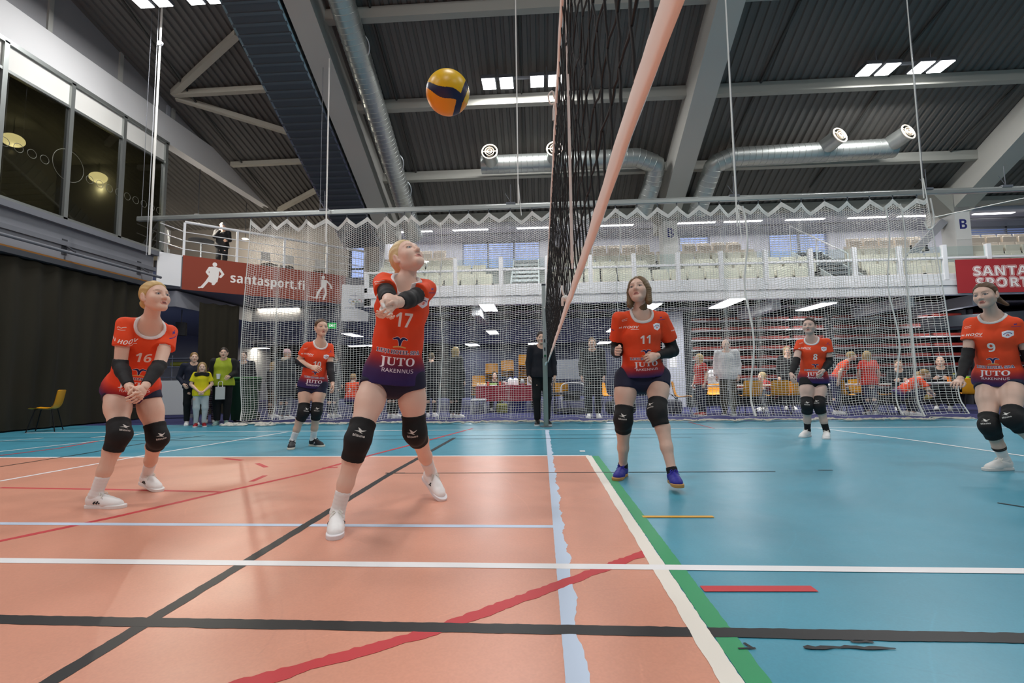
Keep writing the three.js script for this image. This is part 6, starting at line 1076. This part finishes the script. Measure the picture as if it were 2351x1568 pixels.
{ const p = onY(62, 985); const c0 = chairProto('yellow plastic shell chair standing alone before the dark drape', 0xe8a012); c0.position.set(-9.75, 0, -9.0); c0.rotation.y = -1.05;
  const lone = c0; const spots = [[1566, -11.9, 1.2, 'yellow shell chair turned sideways beside the tall pillar'], [1640, -13.25, -.6, 'yellow shell chair behind the blond child in red'], [1722, -11.9, 3.1, 'yellow shell chair with its back to the court beside the bald man'], [1782, -11.9, 3.2, 'yellow shell chair with its back to the court under the bending child'], [1832, -11.95, 2.9, 'yellow shell chair behind player 8'], [1950, -11.85, 1.5, 'yellow shell chair at the end of the white table'], [1978, -13.3, 2.2, 'yellow shell chair behind the standing child in red'], [2034, -11.9, 1.0, 'yellow shell chair turned sideways beside the green cup'], [2235, -11.8, 2.6, 'yellow shell chair beside player 9'], [1290, -13.7, 2.9, 'yellow shell chair with a red cloth beside the referee'], [1400, -13.2, 1.1, 'yellow shell chair under the white sports bag']];
  for (const [px, z, t, lab] of spots) copyOf(lone, [onZ(px, 900, z).x, 0, z], t, lab);
  // stacks behind the red table
  const stacks = [[1098, -15.6, 4, 'low stack'], [1128, -16.0, 9, 'leaning stack'], [1165, -15.8, 10, 'stack with blue chairs inside'], [1206, -15.6, 12, 'tallest stack']];
  const blue = chairProto('blue plastic shell chair in the stack behind the seller', 0x4a68c0, 'blue stacked chairs'); let firstBlue = true;
  for (const [px, z, n, nm] of stacks) for (let k = 0; k < n; k++) { const x = onZ(px, 860, z).x; const p = [x, k * .085, z - k * .012];
    if (nm.includes('blue') && k >= 3 && k <= 6) { if (firstBlue) { blue.position.set(...p); blue.rotation.y = .1; firstBlue = false; } else copyOf(blue, p, .1); }
    else { const c = copyOf(lone, p, .1, 'yellow plastic shell chair in the ' + (nm.includes('blue') ? 'stack with blue chairs' : nm) + ' behind the red cloth table'); c.userData.group = 'chairs of the ' + nm; } }
}
function table(px0, px1, py, z, d, lab, mt = M.white) {
  const a = onZ(px0, py, z), b = onZ(px1, py, z), y = a.y; const w = b.x - a.x; const o = thing('folding_table', lab, 'table', [(a.x + b.x) / 2, 0, z - d / 2]);
  part(o, 'table_top', bx(-w / 2, w / 2, y - .035, y, -d / 2, d / 2, .008), mt); for (const sx of [-1, 1]) for (const sz of [-1, 1]) part(o, 'leg', bar(V(sx * (w / 2 - .1), 0, sz * (d / 2 - .06)), V(sx * (w / 2 - .12), y - .03, sz * (d / 2 - .06)), .014, 8), M.midGrey); return { o, y, a, b };
}
table(1600, 1850, 885, -12.3, .5, 'long white folding table behind the yellow chairs');
table(1922, 2048, 882, -12.2, .65, 'white folding table behind the child in red');
const t3 = table(2108, 2330, 878, -12.2, .6, 'white folding table at which the bald man sits');
{ const T = table(1092, 1238, 887, -13.4, .8, 'table with red cloth and snacks beside the referee', mat(0x8a2030, .8)); const w = T.b.x - T.a.x;
  const cl = thing('tablecloth', 'dark red cloth hanging over the snack table', 'tablecloth', [(T.a.x + T.b.x) / 2, T.y, -13.8]); part(cl, 'cloth_top', bx(-w / 2 - .02, w / 2 + .02, 0, .006, -.42, .42), M.redCloth);
  part(cl, 'cloth_front', gridSurface(80, 4, (u, v) => V(-w / 2 + w * u, .004 - .42 * v, .43 + .012 * Math.sin(u * 60) * v)), mat(0x86132a, .85, 0, { side: THREE.DoubleSide }));
  const item = (name, px, mk, lab, cat, grp) => { const x = onZ(px, 880, -13.7).x; const o = thing(name, lab, cat, [x, T.y + .007, -13.7 + (rnd() - .5) * .2], 0, grp); mk(o); };
  for (const px of [1172, 1184]) item('jug', px, o => { part(o, 'bottle', new THREE.LatheGeometry([[0, 0], [.075, 0], [.08, .02], [.08, .15], [.06, .19], [.03, .21], [.03, .23], [0, .23]].map(p => new THREE.Vector2(...p)), 20), M.white); part(o, 'cap', new THREE.CylinderGeometry(.035, .035, .025, 16).translate(0, .24, 0), mat(0x2028a0, .5), 'blue cap'); }, 'white plastic jug with blue cap on the red table', 'jug', 'white jugs');
  item('carton', 1219, o => { part(o, 'box', bx(-.11, .11, 0, .22, -.08, .08, .004), mat(0xc6c9cf, .6)); part(o, 'flap', bx(-.1, .1, .222, .23, -.07, .07), M.white); }, 'pale carton box beside the referee hand', 'box');
  item('tray', 1106, o => { part(o, 'tray', bx(-.14, .14, 0, .03, -.1, .1, .01), M.white); for (let k = 0; k < 8; k++) part(o, 'bun', new THREE.SphereGeometry(.035, 10, 8).scale(1, .8, 1).translate(-.1 + (k % 4) * .067, .05, k < 4 ? -.05 : .05), mat([0xd8b070, 0xe6d8b0, 0xc98a40][k % 3], .7)); }, 'tray of small buns on the red table', 'tray');
  item('tray', 1133, o => { part(o, 'tray', bx(-.1, .1, 0, .03, -.1, .1, .01), M.white); for (let k = 0; k < 6; k++) part(o, 'lettuce', new THREE.IcosahedronGeometry(.045, 1).scale(1, .6, 1).translate(-.065 + (k % 3) * .065, .05, k < 3 ? -.05 : .05), mat(0x86b83a, .7)); }, 'tray of green salad on the red table', 'tray');
  item('cup', 1121, o => { part(o, 'cup', new THREE.CylinderGeometry(.035, .028, .11, 14).translate(0, .055, 0), mat(0xe0441a, .5)); part(o, 'rim', new THREE.TorusGeometry(.035, .003, 5, 18).rotateX(Math.PI / 2).translate(0, .11, 0), mat(0xe0441a, .5)); }, 'orange cup between the two trays', 'cup');
  item('cup', 1148, o => { part(o, 'cup', new THREE.CylinderGeometry(.035, .028, .11, 14).translate(0, .055, 0), mat(0xe0441a, .5)); part(o, 'rim', new THREE.TorusGeometry(.035, .003, 5, 18).rotateX(Math.PI / 2).translate(0, .11, 0), mat(0xe0441a, .5)); }, 'orange cup beside the salad tray', 'cup');
  item('snack_pile', 1158, o => { for (let k = 0; k < 5; k++) part(o, 'packet', new RoundedBoxGeometry(.09, .035, .07, 2, .012).rotateY(k).translate((k % 2) * .05, .02 + k * .02, 0), mat([0xc9a2a0, 0xe3d6d2, 0xb05a5a][k % 3], .6)); }, 'small pile of snack packets beside the jugs', 'snacks');
  item('coffee_pot', 1199, o => { part(o, 'pot', new THREE.LatheGeometry([[0, 0], [.06, 0], [.065, .08], [.05, .17], [.03, .19], [0, .2]].map(p => new THREE.Vector2(...p)), 18), M.steel); part(o, 'handle', tube([V(.06, .05, 0), V(.1, .09, 0), V(.05, .16, 0)], .008, 12, 6), M.black); }, 'steel coffee pot on the red table', 'pot'); }
{ const put = (px, name, mk, lab, cat) => { const o = thing(name, lab, cat, [onZ(px, 880, -12.35).x, t3.y, -12.35]); mk(o); };
  put(2180, 'beaker', o => { part(o, 'beaker', new THREE.CylinderGeometry(.045, .04, .13, 18).translate(0, .065, 0), mat(0xd8741a, .35)); part(o, 'rim', new THREE.TorusGeometry(.045, .004, 6, 20).rotateX(Math.PI / 2).translate(0, .13, 0), mat(0xd8741a, .35)); }, 'orange beaker in front of the bald man', 'beaker');
  put(2192, 'bottle', o => { part(o, 'bottle', new THREE.LatheGeometry([[0, 0], [.045, 0], [.045, .12], [.02, .16], [.02, .18], [0, .18]].map(p => new THREE.Vector2(...p)), 16), mat(0x3d4a42, .3)); part(o, 'cap', new THREE.CylinderGeometry(.024, .024, .03, 14).translate(0, .19, 0), mat(0xd8d018, .5), 'yellow cap'); }, 'dark bottle with yellow cap on the white table', 'bottle');
  put(2222, 'beaker', o => { part(o, 'beaker', new THREE.CylinderGeometry(.04, .035, .13, 18).translate(0, .065, 0), mat(0xa8d820, .4)); part(o, 'rim', new THREE.TorusGeometry(.04, .004, 6, 20).rotateX(Math.PI / 2).translate(0, .13, 0), mat(0xa8d820, .4)); }, 'lime green beaker beside player 9', 'beaker');
  const q = onZ(2021, 878, -12.3); const o = thing('beaker', 'lime green beaker beside the standing child in red', 'beaker', [q.x, .74, -12.4]); part(o, 'beaker', new THREE.CylinderGeometry(.05, .04, .14, 18).translate(0, .07, 0), mat(0xa8d820, .4)); part(o, 'rim', new THREE.TorusGeometry(.05, .004, 6, 20).rotateX(Math.PI / 2).translate(0, .14, 0), mat(0xa8d820, .4)); }
// white bundle of clothes on the table
{ const q = onZ(1645, 870, -12.2); const f = (x, y, z) => ell(V(0, .12, 0), .21, .2, .16)(x, y, z) + .035 * nz(x * 9, y * 9, z * 9) + .015 * nz(x * 24, y * 24, z * 24); single('jacket_bundle', meshField(f, V(-.3, -.03, -.25), V(.3, .4, .25), .014).translate(q.x, .76, -12.55), mat(0xe4e4e6, .8), 'crumpled white jacket lying on the long white table', 'jacket'); }
// grey board on a trolley behind the referee
{ const a = onZ(1268, 826, -12.9), b = onZ(1346, 870, -12.9); const o = thing('score_board', 'pale grey board on a dark trolley beside the referee', 'board', [(a.x + b.x) / 2, 0, -12.9]); const w = (b.x - a.x) / 2;
  part(o, 'board', bx(-w, w, b.y, a.y, -.02, .02, .006), mat(0xaeb2ba, .7)); for (const s of [-1, 1]) part(o, 'post', bar(V(s * (w - .04), 0, -.04), V(s * (w - .04), a.y, -.04), .018, 8), M.darkGrey); part(o, 'base', [bx(-w, w, .06, .12, -.3, .3), bx(-w, w, .5, .55, -.25, .25)], M.darkGrey); for (const s of [-1, 1]) part(o, 'caster', new THREE.CylinderGeometry(.04, .04, .03, 12).rotateX(Math.PI / 2).translate(s * (w - .05), .04, .26), M.black); }
{ const p = onZ(1350, 905, -13.2); const o = thing('tube_trolley', 'white tube frame trolley with dark boxes behind the net curtain', 'trolley', [p.x - .4, 0, -13.4]); part(o, 'frame', [tube([V(-.3, .1, 0), V(-.3, .72, 0), V(-.22, .78, 0), V(.25, .78, 0), V(.33, .7, 0), V(.33, .1, 0)], .016, 50, 8)], M.white); part(o, 'lower_shelf', bx(-.3, .33, .3, .34, -.25, .05), M.midGrey); part(o, 'box', bx(-.25, .2, .34, .58, -.22, 0), M.black); part(o, 'base', bx(-.33, .36, .05, .1, -.3, .1), M.darkGrey); }
{ const p = onZ(1425, 940, -12.6); const o = thing('sports_bag', 'black sports bag with white print on the floor', 'bag', [p.x, 0, -12.6], .1); part(o, 'bag', new RoundedBoxGeometry(.75, .32, .34, 4, .1).translate(0, .17, 0), mat(0x15161c, .7)); part(o, 'print', [bx(-.22, -.14, .1, .24, .17, .178), bx(-.1, -.05, .1, .24, .17, .178), bx(0, .06, .1, .24, .17, .178), bx(.1, .2, .16, .19, .17, .178)], M.white, 'white block print'); part(o, 'strap', tube([V(-.25, .3, .05), V(-.1, .46, .05), V(.1, .46, .05), V(.25, .3, .05)], .014, 24, 6), M.black); }
{ const p = onZ(1540, 930, -12.4); const o = thing('sports_bag', 'grey sports bag behind player 11 knee', 'bag', [p.x, 0, -12.5], -.3); part(o, 'bag', new RoundedBoxGeometry(.6, .36, .3, 4, .1).translate(0, .18, 0), mat(0x5a5c66, .7)); part(o, 'strap', tube([V(-.2, .34, .05), V(0, .5, .05), V(.2, .34, .05)], .014, 24, 6), M.black); }
{ const p = onZ(1160, 945, -13.2); const o = thing('crate', 'blue crate under the red cloth table', 'crate', [p.x + .3, 0, -13.75]); part(o, 'crate_body', bx(-.25, .25, 0, .28, -.18, .18, .012), mat(0x22287a, .6)); part(o, 'rim', bx(-.27, .27, .26, .3, -.2, .2, .01), mat(0x2a3090, .6)); }
{ const p = onZ(1150, 950, -12.8); const o = thing('shopping_bag', 'olive shopping bag on the floor before the red cloth table', 'bag', [p.x, 0, -13.2]); part(o, 'bag', new RoundedBoxGeometry(.3, .26, .2, 3, .05).translate(0, .13, 0), mat(0x6a6a2c, .8)); part(o, 'handle', tube([V(-.08, .25, 0), V(0, .36, 0), V(.08, .25, 0)], .01, 16, 6), mat(0x6a6a2c, .8)); }
{ const p = onZ(1098, 925, -13); const o = thing('side_stool', 'small grey plastic stool at the end of the red cloth table', 'stool', [p.x, 0, -13.1]); part(o, 'seat', bx(-.2, .2, .34, .4, -.18, .18, .02), M.lightGrey); for (const sx of [-1, 1]) for (const sz of [-1, 1]) part(o, 'leg', bar(V(sx * .16, .35, sz * .14), V(sx * .19, 0, sz * .17), .018, 8), M.lightGrey); }
// wheelie bin
{ const p = onY(545, 976); const o = thing('waste_bin', 'dark green wheeled waste bin at the edge of the net curtain', 'bin', [-7.0, 0, -11.05], .35); const sh = new THREE.CylinderGeometry(.42, .34, .93, 4, 1).rotateY(Math.PI / 4).scale(.95, 1, .95); part(o, 'body', sh.translate(0, .52, 0), M.greenBin); part(o, 'lid', [bx(-.31, .31, .98, 1.05, -.32, .33, .03)], mat(0x1d5c22, .5), 'green lid'); part(o, 'handle', bar(V(-.26, 1.0, -.36), V(.26, 1.0, -.36), .018, 8), M.greenBin); for (const s of [-1, 1]) part(o, 'wheel', new THREE.CylinderGeometry(.1, .1, .05, 18).rotateZ(Math.PI / 2).translate(s * .25, .1, -.22), M.black); part(o, 'rim', bx(-.3, .3, .9, .98, -.3, .3, .02), M.greenBin); }
{ const p = onY(520, 974); for (const [dx, lab, w] of [[0, 'crumpled white cloth lying beside the green bin', .3], [.5, 'second heap of white net lying at the foot of the net curtain', .22]]) { const f = (x, y, z) => ell(V(0, .015, 0), w, .05, .13)(x, y, z) + .03 * nz(x * 11, y * 20, z * 11) + .012 * nz(x * 34, y * 30, z * 34); const fl = (x, y, z) => Math.max(f(x, y, z), .003 - y); single('cloth_heap', meshField(fl, V(-.4, -.01, -.22), V(.4, .12, .22), .011).translate(-6.5 + dx * 1.4, 0, -9.9 + dx * .05), mat(0xc6c2b8, .9), lab, 'cloth'); } }
// low white screen and stacked racks behind player 16
{ const a = onZ(374, 874, -12.2), b = onZ(428, 945, -12.2); const o = thing('low_screen', 'low white perforated screen behind player 16', 'screen', [(a.x + b.x) / 2, 0, -12.2], .3); const w = (b.x - a.x) / 2; part(o, 'panel', bx(-w, w, .1, a.y, -.015, .015, .006), mat(0xb9bcbe, .7)); for (const s of [-1, 1]) part(o, 'foot', bx(s * w - .03, s * w + .03, 0, .1, -.2, .2), M.midGrey); part(o, 'edge', [bx(-w - .015, -w + .015, .05, a.y + .02, -.02, .02), bx(w - .015, w + .015, .05, a.y + .02, -.02, .02)], M.lightGrey); }
{ const p = onZ(400, 840, -13.6); const o = thing('wire_rack', 'dark wire rack with shelves below the cafe balcony', 'rack', [p.x, 0, -13.7]); for (const y of [.5, .8, 1.1, 1.4, 1.65]) part(o, 'shelf', bx(-.6, .6, y, y + .025, -.2, .2), M.midGrey); for (const x of [-.6, 0, .6]) part(o, 'upright', bar(V(x, 0, .18), V(x, 1.75, .18), .014, 6), M.midGrey); part(o, 'mat_roll', [new THREE.CylinderGeometry(.07, .07, .5, 14).rotateZ(Math.PI / 2).translate(.1, 1.5, 0)], mat(0xa8a02c, .8)); }
{ const p = onZ(410, 755, -13.4); const o = thing('wall_speaker', 'black loudspeaker hanging below the cafe balcony', 'speaker', [p.x, p.y, -13.5], .4); part(o, 'cabinet', bx(-.13, .13, -.2, .2, -.1, .1, .02), M.black); part(o, 'bracket', bar(V(0, .18, 0), V(0, 3.62 - p.y, 0), .015, 6), M.darkGrey); }
// cafe furniture on the balcony
function cafeChair(px, z, t, lab) { const p = onZ(px, 560, z); const o = thing('cafe_chair', lab, 'chair', [p.x, 4.55, z], t); part(o, 'seat', bx(-.2, .2, .44, .48, -.2, .2, .015), mat(0x5a4634, .6)); part(o, 'backrest', new RoundedBoxGeometry(.36, .3, .03, 3, .02).rotateX(-.1).translate(0, .78, -.21), M.offWhite, 'pale backrest'); for (const sx of [-1, 1]) for (const sz of [-1, 1]) part(o, 'leg', bar(V(sx * .17, sz < 0 ? .7 : .45, sz * .17 - (sz < 0 ? .02 : 0)), V(sx * .2, 0, sz * .21), .011, 6), M.steel); }
cafeChair(405, -13.6, 2.2, 'pale cafe chair at the corner of the balcony beside the window'); cafeChair(660, -16.3, .3, 'pale cafe chair behind the net curtain on the balcony'); cafeChair(620, -15.9, 1.2, 'cafe chair turned sideways behind the net curtain on the balcony'); cafeChair(735, -17.2, .4, 'pale cafe chair beside the tall narrow window');
{ const p = onZ(462, 560, -13.9); const o = thing('cafe_table', 'small round cafe table beside the man in the grey beanie', 'table', [p.x, 4.55, -13.9]); part(o, 'table_top', new THREE.CylinderGeometry(.34, .34, .03, 30).translate(0, .74, 0), M.darkGrey); part(o, 'column', bar(V(0, 0, 0), V(0, .73, 0), .03, 12), M.chrome); part(o, 'foot', new THREE.CylinderGeometry(.2, .24, .02, 24).translate(0, .01, 0), M.chrome); }
for (const [px, py, z, lab] of [[455, 494, -14.4, 'round downlight above the cafe corner'], [563, 548, -17.5, 'round downlight above the tables of the cafe']]) { const p = onZ(px, py, z); const o = thing('downlight', lab, 'lamp', [p.x, p.y, p.z]); part(o, 'rim', new THREE.TorusGeometry(.1, .014, 8, 24).rotateX(Math.PI / 2), M.white); part(o, 'lens', new THREE.CylinderGeometry(.09, .09, .01, 24), glow(0xfff4e0, 5)); part(o, 'stem', bar(V(0, 0, 0), V(0, sideY(z) - p.y, 0), .012, 6), M.darkGrey); const l = new THREE.PointLight(0xfff4e0, 22); l.position.set(p.x, p.y - .05, p.z); l.castShadow = true; scene.add(l); }
shade(scene);
renderer.render(scene, camera);
